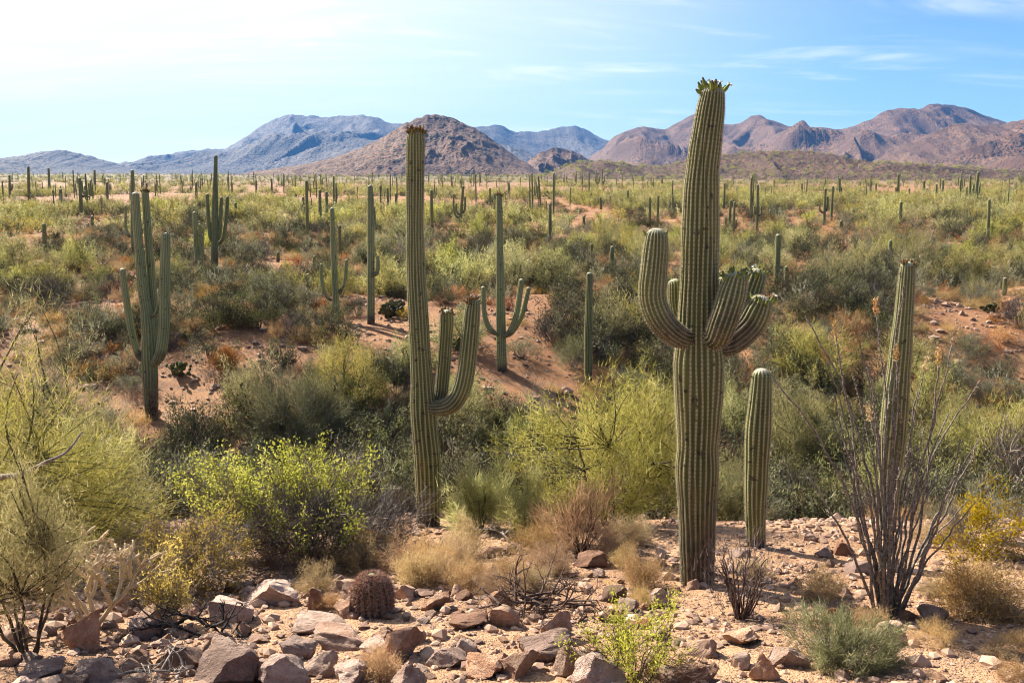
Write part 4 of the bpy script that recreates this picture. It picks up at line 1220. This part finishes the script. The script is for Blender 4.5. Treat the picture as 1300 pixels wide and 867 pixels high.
HR = [
    ('large pinkish boulder with a shadowed left face above the tilted slabs', 345, 750, 72, 44, RM[0], .1),
    ('rusty orange upright stone just right of the large pinkish boulder', 402, 760, 25, 34, RMR[0], .1),
    ('grey topped boulder leaning beside the burnt branch stub', 282, 770, 58, 52, RM[1], .3),
    ('tall pale slab boulder leaning at the foot of the wispy small tree', 105, 800, 50, 62, RM[2], .4),
    ('big dark rounded boulder at the bottom edge, left of centre', 290, 846, 82, 62, RMD[0], .1),
    ('squared pink block with a flat top below the barrel cactus', 505, 820, 56, 44, RM[3], .1),
    ('wedge shaped pale block at the bottom edge below the squared pink block', 447, 852, 48, 40, RM[4], .4),
    ('long light slab lying tilted, upper one of the slab pile', 395, 796, 66, 20, SLAB[0], .25),
    ('long light slab lying tilted, lower one of the slab pile', 420, 814, 74, 22, SLAB[1], .25),
    ('blocky reddish stone right of the big dark boulder', 405, 842, 48, 38, RM[5], .3),
    ('flat rough stone at the bottom edge right of the big dark boulder', 370, 860, 66, 34, RM[6], .2),
    ('dark red stone with a lichen patch among the slabs', 375, 822, 46, 34, RMD[1], .2),
    ('pale rounded stone right behind the barrel cactus', 515, 750, 34, 28, RM[0], .2),
    ('pink rough stone left behind the barrel cactus', 443, 744, 44, 32, RM[1], .2),
    ('pale flat stone touching the left side of the barrel cactus', 440, 770, 28, 30, RM[2], .3),
    ('low dark speckled rock right of the squared pink block', 566, 836, 54, 26, RMD[2], .15),
    ('rough wide rock at bottom centre', 618, 846, 58, 30, RM[4], .15),
    ('pale broad rock at bottom centre below the twig heap', 655, 848, 60, 30, RM[3], .15),
    ('reddish layered rock with a dark overhang at bottom centre', 690, 823, 72, 34, RMD[1], .15),
    ('smooth wedge stone left of the lime green seedling bush', 718, 840, 46, 42, RM[5], .4),
    ('flat tan slab leaning under the lime green seedling bush', 706, 796, 46, 40, SLAB[2], .4),
    ('pink ridge of rock at the bottom edge under the lime green seedling', 772, 858, 76, 42, RM[6], .2),
    ('purple dark pointed rock lying below the pale palo verde', 756, 710, 40, 26, RMD[0], .2),
    ('sunlit squarish pink rock left of the sage grey bush', 1004, 832, 52, 36, RM[0], .15),
    ('split pale stone standing left of the sunlit squarish rock', 972, 846, 36, 40, RM[2], .5),
    ('small upright stone farthest left of the three by the sage grey bush', 945, 836, 26, 30, RM[4], .4),
    ('pale rock just right of the ocotillo foot', 1183, 774, 38, 28, RM[1], .2),
    ('low pale rock under the wide tan dry bush', 1232, 776, 36, 22, RM[3], .2),
    ('round grey stone half buried below the ocotillo foot', 1140, 806, 46, 26, RM[6], .1),
    ('reddish stone against the right side of the ocotillo foot', 1158, 784, 26, 18, RMR[1], .2),
    ('pale stone left of the bare purplish twig bush', 893, 822, 42, 26, RM[5], .2),
    ('long pale stone at the bottom edge below the split stone', 870, 856, 56, 30, RM[1], .2),
    ('brown rock at lower left under the blackened branches', 175, 800, 54, 30, RM[3], .2),
    ('pale rock left of the blackened branches', 190, 778, 48, 30, RM[5], .3),
    ('dark low rock in the lower left corner', 45, 852, 54, 26, RMD[1], .2),
    ('flat brown rock in the bottom left beside the pale dead branches', 130, 858, 56, 26, RM[6], .2),
    ('pinkish rock above the scraggly brittlebush', 155, 764, 40, 28, RM[0], .2),
    ('broad shaded rock below the blackened branches', 225, 836, 60, 34, RMD[2], .2),
    ('rusty block on the bare flat between the short saguaro and the ocotillo', 1075, 698, 26, 18, RMR[0], .2),
    ('pale stone beside the rusty block on the bare flat', 1047, 702, 24, 14, RM[2], .2),
    ('grey stone at the foot of the short armless saguaro', 945, 702, 26, 14, RMD[0], .2),
    ('pale knobbly stone half way between twig heap and massive saguaro', 800, 768, 30, 24, RM[4], .2),
    ('flat stone right of the twig heap', 775, 782, 34, 16, RM[2], .2),
    ('pale rounded rock below the straw clump left of the massive saguaro', 845, 762, 30, 22, RM[6], .2),
    ('low brown rock left of the twig heap', 590, 790, 50, 18, RMD[1], .2),
    ('reddish small rock behind the straw clumps at centre', 625, 700, 34, 16, RM[5], .2),
    ('blue grey slab behind the straw clumps at centre', 650, 697, 40, 14, RMD[2], .2),
]
for h_ in HR:
    rock(h_[0], h_[1], h_[2], h_[3], h_[4], h_[5], h_[6], name='slab_rock' if h_[5] in SLAB else 'rock')

# loose stones, each one an object
cnt = 0
tries = 0
NSTONE = 330
while cnt < NSTONE and tries < 20000:
    tries += 1
    px, py = rng.uniform(-40, 1340), rng.uniform(700, 885) if rng.random() < .8 else rng.uniform(670, 740)
    dens = np.exp(-((px - 330) / 300.0) ** 2) * (py > 735) + 0.45 * np.exp(-((px - 640) / 280.0) ** 2) * (py > 700) + 0.10
    if px > 930 and py > 740:
        dens *= 0.6
    if rng.random() > dens:
        continue
    g = ground(px, py)
    dep = g[1] * cP - (g[2] - CZ) * sP
    w = float(np.exp(rng.normal(-1.95, 0.45)))
    if py < 735: w *= 0.8
    w = min(w, 0.36)
    if any((g[0] - a) ** 2 + (g[1] - b_) ** 2 < ((c + w / 2) * .8) ** 2 for a, b_, c in RPOS):
        continue
    t_ = rng.random()
    me = RMD[rng.integers(3)] if t_ < .10 else (RMR[rng.integers(2)] if t_ < .2 else RM[rng.integers(7)])
    kind_ = 'dark stained' if me in RMD else ('rusty' if me in RMR else 'pink granite')
    o_ = rock('small %s stone lying loose among the foreground rubble' % kind_, px, py, w * F / dep, w * F / dep * rng.uniform(.35, .75), me, .35, rng.uniform(0, 6.28), 'stone', group='loose %s stones in the foreground' % kind_)
    NEARLAB.append((o_, kind_ + ' stone', ['tiny' if w < .11 else ('small' if w < .18 else 'hefty')], px, py, g[1], o_['label'], o_['group']))
    cnt += 1

def gravel(name='gravel', n=17000, y0=6.5, y1=18, mean=-3.7, smax=0.10, text='loose gravel over the foreground soil'):
    """far too many pebbles to count: one mass"""
    b = bmesh.new(); bmesh.ops.create_icosphere(b, subdivisions=1, radius=1.0)
    V0 = np.array([v.co[:] for v in b.verts]); T0 = np.array([[v.index for v in f.verts] for f in b.faces]); b.free()
    y = y0 + (y1 - y0) * rng.random(n) ** 0.9
    x = (rng.random(n) * 2 - 1) * y * 0.62
    keep = rng.random(n) < 0.25 + 1.1 * np.clip(fbm(x / 1.6, y / 1.6, 77, 3) + .35, 0, 1)
    x, y = x[keep], y[keep]
    n = len(x)
    s = np.exp(rng.normal(mean, 0.6, n)); s = np.clip(s, 0.008, smax)
    Vs = np.repeat(V0[None], n, 0) * (1 + rng.normal(size=(n, len(V0), 1)) * .18)
    Vs *= (s[:, None] * rng.uniform(.6, 1.25, (n, 3)) * np.array([1, 1, .65]))[:, None]
    a = rng.uniform(0, 6.28, n)
    ca, sa = np.cos(a)[:, None], np.sin(a)[:, None]
    X = Vs[..., 0] * ca - Vs[..., 1] * sa + x[:, None]
    Yv = Vs[..., 0] * sa + Vs[..., 1] * ca + y[:, None]
    Z = Vs[..., 2] + (th(x, y) + s * .2)[:, None]
    V = np.stack([X, Yv, Z], -1).reshape(-1, 3)
    T = (T0[None] + (np.arange(n) * len(V0))[:, None, None]).reshape(-1, 3)
    mb = MB(); mb.add(V, T, None, 0, tint=np.repeat(rng.random(n), len(V0)))
    m, nt, bs = new_mat('gravel')
    g = N(nt, 'ShaderNodeNewGeometry')
    f = g.outputs['Random Per Island']
    c = mixc(nt, ramp(nt, f, 0, .5), (0.17, 0.10, 0.07), (0.33, 0.21, 0.145))
    c = mixc(nt, ramp(nt, f, .5, 1), c, (0.45, 0.30, 0.21))
    nt.links.new(c, bs.inputs['Base Color'])
    o = mb.obj(name, m, smooth=False)
    tag(o, text, kind='stuff')
gravel()
gravel('scree', 16000, 18, 62, -2.75, 0.22, 'loose stones strewn over the gully slopes')

def dry_grass():
    n = 70000
    y = np.exp(rng.uniform(math.log(7), math.log(75), n))
    x = (rng.random(n) * 2 - 1) * y * 0.62
    nz = fbm(x / (0.5 + y * .03), y / (0.5 + y * .03), 91, 3)
    keep = nz > np.where(y < 17, 0.22, 0.02)
    x, y = x[keep], y[keep]
    n = len(x)
    o = np.stack([x, y, th(x, y) - .01], 1)
    d = rng.normal(size=(n, 3)) * .5 + np.array([0, 0, 1.0])
    mb = MB()
    sc_ = np.clip(y / 25, .6, 2.0)
    pick = rng.random(n) < np.where(y < 17, .9, .35)
    blades(mb, o[pick], d[pick], (rng.uniform(.05, .16, n) * sc_)[pick], (0.006 * sc_ ** 1.3)[pick], 0, tint=rng.random(pick.sum()))
    q_ = ~pick
    blades(mb, o[q_], d[q_], (rng.uniform(.05, .2, n) * sc_)[q_], (0.009 * sc_ ** 1.3)[q_], 1, tint=rng.random(q_.sum()))
    ob = mb.obj('dry_grass', [FOL['straw'], FOL['rust']], smooth=False)
    tag(ob, 'thin dry grass and litter over the soil', kind='stuff')
dry_grass()
# ------------------------------------------------------------------ brush over the gully and the plain
def tmpl(style, W, H, seed, q, kq, wide, over=None):
    B, Fo, bm_, fm_ = shrub_parts(style, W, H, seed, q, kq, wide, over=over)
    mb = Fo
    if B.n:       # one mesh: copies are too small to show parts
        V = np.concatenate(B.V)
        T = np.concatenate(B.T) if B.T else None
        Q = np.concatenate(B.Q) if B.Q else None
        mb.add(V, T, Q, 1, tint=0.3)
    return mb.mesh(KINDNAME[style], fm_, smooth=False)

def pear_mesh(seed):
    rr = np.random.default_rng(seed)
    mb = MB()
    def pad(p, d, s, nrm, lev):
        d = unit(d); nrm = unit(nrm - d * (nrm @ d)); sd = np.cross(d, nrm)
        a = np.linspace(0, 2 * math.pi, 14, endpoint=False)
        prof = np.stack([np.sin(a) * .42, .5 - np.cos(a) * .5], 1)
        ring = p + s * (prof[:, :1] * sd + prof[:, 1:] * d)
        c0 = p + s * .5 * d
        V = [c0 + nrm * s * .09]; V += list(c0 + (ring - c0) * .75 + nrm * s * .075); V += list(ring); V += list(c0 + (ring - c0) * .75 - nrm * s * .075); V.append(c0 - nrm * s * .09)
        T, Q = [], []
        for i in range(14):
            j = (i + 1) % 14
            T.append([0, 1 + i, 1 + j]); Q.append([1 + i, 15 + i, 15 + j, 1 + j]); Q.append([15 + i, 29 + i, 29 + j, 15 + j]); T.append([43, 29 + j, 29 + i])
        mb.add(np.array(V), T, Q, 0, tint=rr.random())
        if lev:
            for _ in range(rr.integers(1, 4)):
                b = rr.uniform(-1.0, 1.0)
                e = p + s * (math.sin(b) * .42 * sd + (.5 + .48 * math.cos(b)) * d)
                pad(e, d * math.cos(b) + sd * math.sin(b) + rr.normal(size=3) * .3 + np.array([0, 0, .2]), s * rr.uniform(.75, 1), nrm + rr.normal(size=3) * .6, lev - 1)
    for i in range(9):
        a = rr.uniform(0, 6.28)
        pad(np.array([math.cos(a), math.sin(a), 0]) * rr.uniform(0, .28) - np.array([0, 0, .03]), np.array([math.cos(a) * .5, math.sin(a) * .5, 1.0]), rr.uniform(.16, .24), rr.normal(size=3), 2)
    return mb.mesh('prickly_pear', FOL['olive'])

T_MID = {
    'palo': [tmpl('palo', 3.2, 2.4, 10 + i, .55, .62, 1.9) for i in range(4)],
    'olive': [tmpl('olive', 2.0, 1.5, 30 + i, .5, .55, 1.5) for i in range(3)] + [tmpl('bright', 2.0, 1.4, 35, .5, .55, 1.5, dict(fol='olive'))],
    'grey': [tmpl('grey', 1.8, 1.2, 40 + i, .55, .5, 1.7) for i in range(3)],
    'rust': [tmpl('rust', 0.9, 0.5, 50 + i, .6, .5, 1.8) for i in range(3)],
    'dead': [tmpl('dead', 1.9, 1.3, 60 + i, .7, .7, 1.7) for i in range(2)],
    'yellow': [tmpl('yellow', 1.0, 0.7, 70, .6, .5, 1.4)],
    'straw': [tmpl('straw', 0.9, 0.5, 80 + i, .6, .5, 1.6) for i in range(2)],
}
T_FAR = {
    'palo': [tmpl('palo', 3.4, 2.3, 110 + i, .22, .34, 5.0, dict(limbs=4)) for i in range(3)],
    'olive': [tmpl('olive', 2.2, 1.5, 120 + i, .22, .3, 3.0, dict(limbs=5)) for i in range(2)],
    'grey': [tmpl('grey', 1.9, 1.2, 130, .22, .3, 4.0, dict(limbs=5))],
    'rust': [tmpl('rust', 1.0, 0.5, 140, .3, .3, 4.0, dict(limbs=3))],
}
PEAR = [pear_mesh(i) for i in range(3)]
BASEW = {'palo': 3.2, 'olive': 2.0, 'grey': 1.8, 'rust': 0.9, 'dead': 1.9, 'yellow': 1.0, 'pear': 1.0, 'straw': 0.9}
BASEH = {'palo': 2.4, 'olive': 1.5, 'grey': 1.2, 'rust': 0.5, 'dead': 1.3, 'yellow': 0.7, 'pear': 0.7, 'straw': 0.5}

# keep sight of the listed saguaros' feet
SIGHT = []
for o in COL.objects:
    if o.name.startswith('saguaro') and o.type == 'EMPTY':
        p = proj(*o.location)
        SIGHT.append((p[0], p[1], o.location.y))
SIGHT = np.array(SIGHT)

grid = {}
for (x, y, w) in BOX:
    grid.setdefault((int(x // 3), int(y // 3)), []).append((x, y, w))

def free(x, y, w, f):
    gx, gy = int(x // 3), int(y // 3)
    for i in range(gx - 1, gx + 2):
        for j in range(gy - 1, gy + 2):
            for (a, b_, c) in grid.get((i, j), ()):
                if (a - x) ** 2 + (b_ - y) ** 2 < ((w + c) * f) ** 2:
                    return False
    return True

PICK = []
def scatter(kind, n, y0, y1, s0, s1, f, thr=None, nseed=0, pow_=1.0, hide=True):
    got, tries = 0, 0
    while got < n and tries < n * 14:
        tries += 1
        y = math.sqrt(rng.uniform(y0 ** (2 / pow_), y1 ** (2 / pow_))) ** pow_
        x = rng.uniform(-1, 1) * (y * 0.62 + 2)
        if thr is not None and fbm(x / 9.0, y / 9.0, nseed, 3) < thr:
            continue
        s = rng.uniform(s0, s1)
        w = BASEW[kind] * s / 2
        if not free(x, y, w, f):
            continue
        z = float(th(x, y))
        px, py, dep = proj(x, y, z)
        hp = BASEH[kind] * s * F / dep
        wp = w * F / dep
        if hide:
            m = (np.abs(SIGHT[:, 0] - px) < wp * .75) & (SIGHT[:, 2] > y - .5) & (py - hp < SIGHT[:, 1] - np.where(SIGHT[:, 2] < 48, 3, 9))
            if m.any():
                continue
        grid.setdefault((int(x // 3), int(y // 3)), []).append((x, y, w))
        PICK.append((kind, x, y, z, s, px, py, hp))
        got += 1

# gully and its far bank
scatter('palo', 34, 20, 36, .55, 1.05, .62, None)
scatter('olive', 50, 18.5, 38, .6, 1.25, .52, None)
scatter('grey', 50, 18, 40, .6, 1.25, .52, None)
scatter('dead', 24, 18, 45, .5, 1.1, .5, None)
# the near part of the plain
scatter('palo', 90, 36, 75, .65, 1.2, .62, .0, 5)
scatter('palo', 105, 72, 125, .75, 1.3, .6, .0, 5)
scatter('olive', 75, 36, 80, .6, 1.3, .6, -.08, 5)
scatter('olive', 85, 75, 125, .8, 1.4, .55, -.08, 5)
scatter('grey', 65, 36, 85, .6, 1.2, .6, -.1, 5)
scatter('grey', 55, 80, 125, .7, 1.4, .6, -.1, 5)
scatter('dead', 24, 40, 110, .6, 1.3, .5, -.4, 8)
scatter('pear', 34, 30, 95, .6, 1.3, .7, -.2, 9)
scatter('yellow', 26, 25, 70, .6, 1.2, .7)
scatter('rust', 170, 24, 52, .5, 1.6, .45, -.4, 14, hide=False)
scatter('rust', 130, 50, 90, .6, 1.7, .5, -.3, 14)
scatter('straw', 150, 24, 52, .5, 1.5, .45, -.4, 15, hide=False)
scatter('straw', 130, 50, 90, .6, 1.8, .5, -.3, 15)
from collections import Counter
print('SCATTER', Counter(p[0] for p in PICK))
for (px, py, s) in [(228, 475, 1.0), (610, 330, 1.0), (497, 402, 1.3), (575, 440, .8), (1040, 305, 1.2), (1085, 330, 1.0)]:
    g = ground(px, py); PICK.append(('pear', g[0], g[1], g[2], s, px, py, 20))

LABK = {'palo': ('palo verde', 'pale yellow green'), 'olive': ('bush', 'dark olive'), 'grey': ('bush', 'grey green'), 'rust': ('dry brush', 'rusty orange'),
        'dead': ('dead bush', 'dark leafless'), 'yellow': ('bush', 'yellowish'), 'pear': ('prickly pear', 'green padded'), 'straw': ('dry tuft', 'straw coloured')}
CATM = {'palo': 'tree', 'olive': 'shrub', 'grey': 'shrub', 'rust': 'dry brush', 'dead': 'dead shrub', 'yellow': 'shrub', 'pear': 'cactus', 'straw': 'dry grass'}
NAMEM = {'palo': 'palo_verde', 'olive': 'mesquite_bush', 'grey': 'grey_bush', 'rust': 'rusty_brush', 'dead': 'dead_bush', 'yellow': 'yellow_bush', 'pear': 'prickly_pear', 'straw': 'straw_clump'}
FIRST = {}
TOLAB = []
for (kind, x, y, z, s, px, py, hp) in PICK:
    if kind == 'pear':
        me = PEAR[rng.integers(3)]
    else:
        lst = T_FAR[kind] if (y > 85 and kind in T_FAR) else T_MID[kind]
        me = lst[rng.integers(len(lst))]
    if me.name in FIRST:
        o = FIRST[me.name].copy()
    else:
        o = bpy.data.objects.new(NAMEM[kind], me)
        FIRST[me.name] = o
    COL.objects.link(o)
    o.location = (x, y, z - 0.03)
    o.rotation_euler = (0, 0, rng.uniform(0, 6.28))
    o.scale = (s * rng.uniform(.9, 1.15), s * rng.uniform(.9, 1.15), s * rng.uniform(.85, 1.1))
    o['category'] = CATM[kind]
    TOLAB.append((o, kind, px, py, y, s, hp))

# ------------------------------------------------------------------ saguaros far out on the plain
def far_sag(seed):
    rr = np.random.default_rng(seed)
    mb = MB()
    H = 6.0
    lean_ = rr.normal(size=2) * .15
    def stem(pts, r):
        P = smooth_path(np.array([[*p, r] for p in pts]), 9)
        P[:, 3] *= np.array([.9, 1, 1.05, 1.05, 1.02, 1, .97, .93, .85])
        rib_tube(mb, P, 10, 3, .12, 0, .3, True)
    stem([(0, 0, -.2), (lean_[0] * .4, lean_[1] * .4, H * .5), (lean_[0], lean_[1], H)], .145)
    for k in range([0, 0, 0, 1, 2, 2, 3, 4][seed % 8]):
        a = rr.uniform(0, 6.28); zj = rr.uniform(.32, .55) * H; d = np.array([math.cos(a), math.sin(a)]); ro = rr.uniform(.5, .75); ht = rr.uniform(.15, .35) * H
        stem([(0, 0, zj), (*(d * ro * .7), zj + .05), (*(d * ro), zj + .5), (*(d * ro), zj + .5 + ht)], .11)
    return mb.mesh('saguaro', SAGF)
FS = [far_sag(i) for i in range(8)]
fsrc = []
nf, tries = 0, 0
while nf < 214 and tries < 6000:
    tries += 1
    y = math.exp(rng.uniform(math.log(125), math.log(850)))
    x = rng.uniform(-1, 1) * y * 0.60
    z = float(th(x, y))
    px, py, dep = proj(x, y, z)
    s = rng.uniform(.45, .98) if rng.random() < .8 else rng.uniform(.2, .5)
    if not free(x, y, .4, .9):
        continue
    i = rng.integers(8)
    if i < len(fsrc):
        o = fsrc[i].copy()
    elif len(fsrc) < 8:
        o = bpy.data.objects.new('saguaro', FS[len(fsrc)]); fsrc.append(o)
    else:
        continue
    COL.objects.link(o)
    o.location = (x, y, z)
    o.rotation_euler = (0, 0, rng.uniform(0, 6.28))
    o.scale = (s ** .7, s ** .7, s)
    o['category'] = 'cactus'
    o['group'] = 'small saguaros far out on the plain'
    PLAIN.append((o, (px, py - 6 * s * F / dep, px, py, 3, [0] * [0, 0, 0, 1, 2, 2, 3, 4][int(FS.index(o.data))]), 'far'))
    nf += 1

# ------------------------------------------------------------------ uncounted brush of the far plain: one mass each
def mass(name, label, srcs, pts, scl, pick):
    me = bpy.data.meshes.new(name)
    me.vertices.add(len(pts))
    me.vertices.foreach_set('co', np.asarray(pts, np.float32).ravel())
    for nm, val in (('scl', scl), ('rz', rng.uniform(0, 6.28, len(pts)))):
        a = me.attributes.new(nm, 'FLOAT', 'POINT'); a.data.foreach_set('value', np.asarray(val, np.float32))
    a = me.attributes.new('pick', 'INT', 'POINT'); a.data.foreach_set('value', np.asarray(pick, np.int32))
    o = bpy.data.objects.new(name, me)
    COL.objects.link(o)
    ng = bpy.data.node_groups.new(name, 'GeometryNodeTree')
    ng.interface.new_socket('Geometry', in_out='INPUT', socket_type='NodeSocketGeometry')
    ng.interface.new_socket('Geometry', in_out='OUTPUT', socket_type='NodeSocketGeometry')
    gi, go = ng.nodes.new('NodeGroupInput'), ng.nodes.new('NodeGroupOutput')
    m2p = ng.nodes.new('GeometryNodeMeshToPoints')
    ng.links.new(gi.outputs[0], m2p.inputs['Mesh'])
    g2i = ng.nodes.new('GeometryNodeGeometryToInstance')
    for s in srcs:
        oi = ng.nodes.new('GeometryNodeObjectInfo')
        oi.inputs['Object'].default_value = s
        ng.links.new(oi.outputs['Geometry'], g2i.inputs[0])
    iop = ng.nodes.new('GeometryNodeInstanceOnPoints')
    ng.links.new(m2p.outputs[0], iop.inputs['Points'])
    ng.links.new(g2i.outputs[0], iop.inputs['Instance'])
    iop.inputs['Pick Instance'].default_value = True
    def attr(nm, typ):
        n = ng.nodes.new('GeometryNodeInputNamedAttribute'); n.data_type = typ; n.inputs['Name'].default_value = nm
        return [s_ for s_ in n.outputs if s_.enabled and s_.name == 'Attribute'][0]
    ng.links.new(attr('pick', 'INT'), iop.inputs['Instance Index'])
    ng.links.new(attr('scl', 'FLOAT'), iop.inputs['Scale'])
    cx = ng.nodes.new('ShaderNodeCombineXYZ')
    ng.links.new(attr('rz', 'FLOAT'), cx.inputs[2])
    ng.links.new(cx.outputs[0], iop.inputs['Rotation'])
    ng.links.new(iop.outputs[0], go.inputs[0])
    md = o.modifiers.new('scatter', 'NODES'); md.node_group = ng
    return tag(o, label, kind='stuff')

def src(kind, far=True):
    out = []
    for me in (T_FAR if far else T_MID)[kind]:
        if me.name in FIRST:
            out.append(FIRST[me.name])
    return out
S3 = src('palo') + src('olive') + src('grey')
np_, no_ = len(src('palo')), len(src('olive'))
n = 13500
y = np.exp(rng.uniform(math.log(112), math.log(2300), n))
x = (rng.random(n) * 2 - 1) * y * 0.62
keep = fbm(x / 22, y / 40, 12, 3) > -.05
x, y = x[keep], y[keep]
pk = np.where(rng.random(len(x)) < .45, rng.integers(0, np_, len(x)), rng.integers(np_, len(S3), len(x)))
mass('far_brush', 'low green brush covering the far plain', S3, np.stack([x, y, th(x, y) - .05], 1), rng.uniform(.7, 1.35, len(x)) * np.clip(y / 700, 1, 1.8), pk)
# low undergrowth between the bushes of the nearer plain
n = 16500
y = np.exp(rng.uniform(math.log(19), math.log(170), n)); x = (rng.random(n) * 2 - 1) * (y * 0.62 + 2)
keep = fbm(x / 5, y / 5, 13, 3) > -.1
x, y = x[keep], y[keep]
S4 = src('rust', False) + src('straw', False) + src('rust') + src('straw', False) + src('olive', False)[:1] + src('grey')
qx, qy, qd = proj(x, y, th(x, y))
clear = np.ones(len(x), bool)
for (sx, sy, sY) in SIGHT:
    if sY < 48:
        clear &= ~((np.abs(qx - sx) < 14 + 0.5 * F / qd) & (y < sY) & (qy - 0.35 * F / qd < sy))
x, y = x[clear], y[clear]
pk = rng.integers(0, len(S4), len(x))
mass('undergrowth', 'low dry undergrowth between the bushes', S4, np.stack([x, y, th(x, y) - .03], 1), np.where(pk >= len(S4) - 2, rng.uniform(.25, .55, len(x)), rng.uniform(.5, 1.3, len(x))), pk)

n = 330
y = np.exp(rng.uniform(math.log(260), math.log(1300), n)); x = (rng.random(n) * 2 - 1) * y * 0.6
keep = fbm(x / 70, y / 160, 19, 3) > -.3
x, y = x[keep], y[keep]
mass('far_saguaros', 'thin far saguaros too many and too small to count below the hills', fsrc, np.stack([x, y, th(x, y)], 1), rng.uniform(.6, 1.05, len(x)), rng.integers(0, len(fsrc), len(x)))

# scattered scrub on the nearest low hill
dg = bpy.context.evaluated_depsgraph_get()
hill = [o for o in COL.objects if o.name.startswith('hill')][-1]
hv = np.empty(len(hill.data.vertices) * 3, np.float32); hill.data.vertices.foreach_get('co', hv); hv = hv.reshape(-1, 3)
ii = rng.integers(0, len(hv), 2400)
pt = hv[ii] + rng.normal(size=(2400, 3)) * np.array([2.5, 2.5, 0]) 
ok = pt[:, 2] > th(pt[:, 0], pt[:, 1]) + .5
pt = pt[ok]
mass('hill_brush', 'dark scrub dotted over the nearest low hill', S3, pt, rng.uniform(.8, 1.7, len(pt)), rng.integers(np_, len(S3), len(pt)))

# ------------------------------------------------------------------ labels: each phrase points at one thing, by its nearest landmark
used = {}
def where(px, py, y, anchors, gap):
    A = np.array([(a[0], a[1]) for a in anchors]); AY = [a[2] for a in anchors]
    dd = np.hypot(A[:, 0] - px, (A[:, 1] - py) * 2.0)
    out = []
    for i in np.argsort(dd)[:6]:
        dx = px - A[i, 0]
        far_ = 'close ' if abs(dx) < 35 else ('' if abs(dx) < 110 else 'well ')
        dep_ = 'beyond' if y > AY[i] + gap else ('in front of' if y < AY[i] - gap else 'beside')
        side = far_ + ('left' if dx < 0 else 'right') + ' of the ' + anchors[i][3]
        if abs(dx) < 12:
            out.append(('straight beyond the ' if dep_ == 'beyond' else ('straight below the ' if dep_ == 'in front of' else 'touching the ')) + anchors[i][3])
        else:
            out.append(side if dep_ == 'beside' else dep_ + ' and ' + side)
    lf = [i for i in range(len(A)) if A[i, 0] < px - 10]
    rt = [i for i in range(len(A)) if A[i, 0] > px + 10]
    if lf and rt:
        for a in sorted(lf, key=lambda i: dd[i])[:3]:
            for b in sorted(rt, key=lambda i: dd[i])[:3]:
                out.append('between the %s and the %s' % (anchors[a][3], anchors[b][3]))
    return out
def place_words(y):
    return 'in the gully' if y < 33 else ('on the near bank' if y < 48 else ('on the near plain' if y < 85 else ('on the middle plain' if y < 150 else 'on the far plain')))

def assign(entries, anchors=None, gap=3.0):
    anchors = anchors or ANCH
    """entries: (object, subject phrase, short adjectives to try, px, py, y, fallback phrase, group)"""
    cand = []
    for e in entries:
        c = []
        for w in where(e[3], e[4], e[5], anchors, gap):
            for adj in e[2]:
                ph = ('%s %s %s' % (adj, e[1], w)).strip()
                if len(ph.split()) <= 16:
                    c.append(ph)
        cand.append(c)
    allc = {}
    for i, c in enumerate(cand):
        for p in set(c):
            allc.setdefault(p, []).append(i)
    for i, e in enumerate(entries):
        lab = None
        for p in cand[i]:
            if len(allc[p]) == 1 and p not in used:
                lab = p; break
        if lab:
            used[lab] = 1
            e[0]['label'] = lab
        else:
            e[0]['label'] = e[6]
            e[0]['group'] = e[7]

ent = []
for (o, kind, px, py, y, s, hp) in TOLAB:
    nm, col = LABK[kind]
    size = 'small' if s < .8 else ('large' if s > 1.1 else 'middling')
    grp = '%s %s plants %s' % (col, nm, place_words(y))
    if hp >= 14 and 0 < px < 1300:
        ent.append((o, '%s %s %s' % (col, nm, place_words(y)) if y < 48 else '%s %s' % (col, nm), [size], px, py, y, '%s %s growing among others %s' % (col, nm, place_words(y)), grp))
    else:
        o['label'] = '%s %s growing among others %s' % (col, nm, place_words(y)); o['group'] = grp
assign(ent)
ent = []
for (o, it, k) in PLAIN:
    tx, ty, bx, by, w, arms = it
    h = by - ty
    na = len(arms)
    armw = ['armless', 'one armed', 'two armed', 'three armed', 'four armed'][min(na, 4)]
    y = o.location.y
    pl = place_words(y)
    fb = 'tiny distant %s saguaro standing up from brush %s' % (armw, pl)
    gr = '%s saguaros %s' % (armw, pl)
    if k == 'cactus':
        sz = 'stubby' if h < w * 3.6 else ('tall' if h > w * 9 else 'middling')
        ent.append((o, '%s saguaro' % armw, [sz], bx, by, y, fb, gr))
    else:
        o['label'] = fb; o['group'] = gr
assign(ent)

assign(NEARLAB, ANCHF, 0.45)
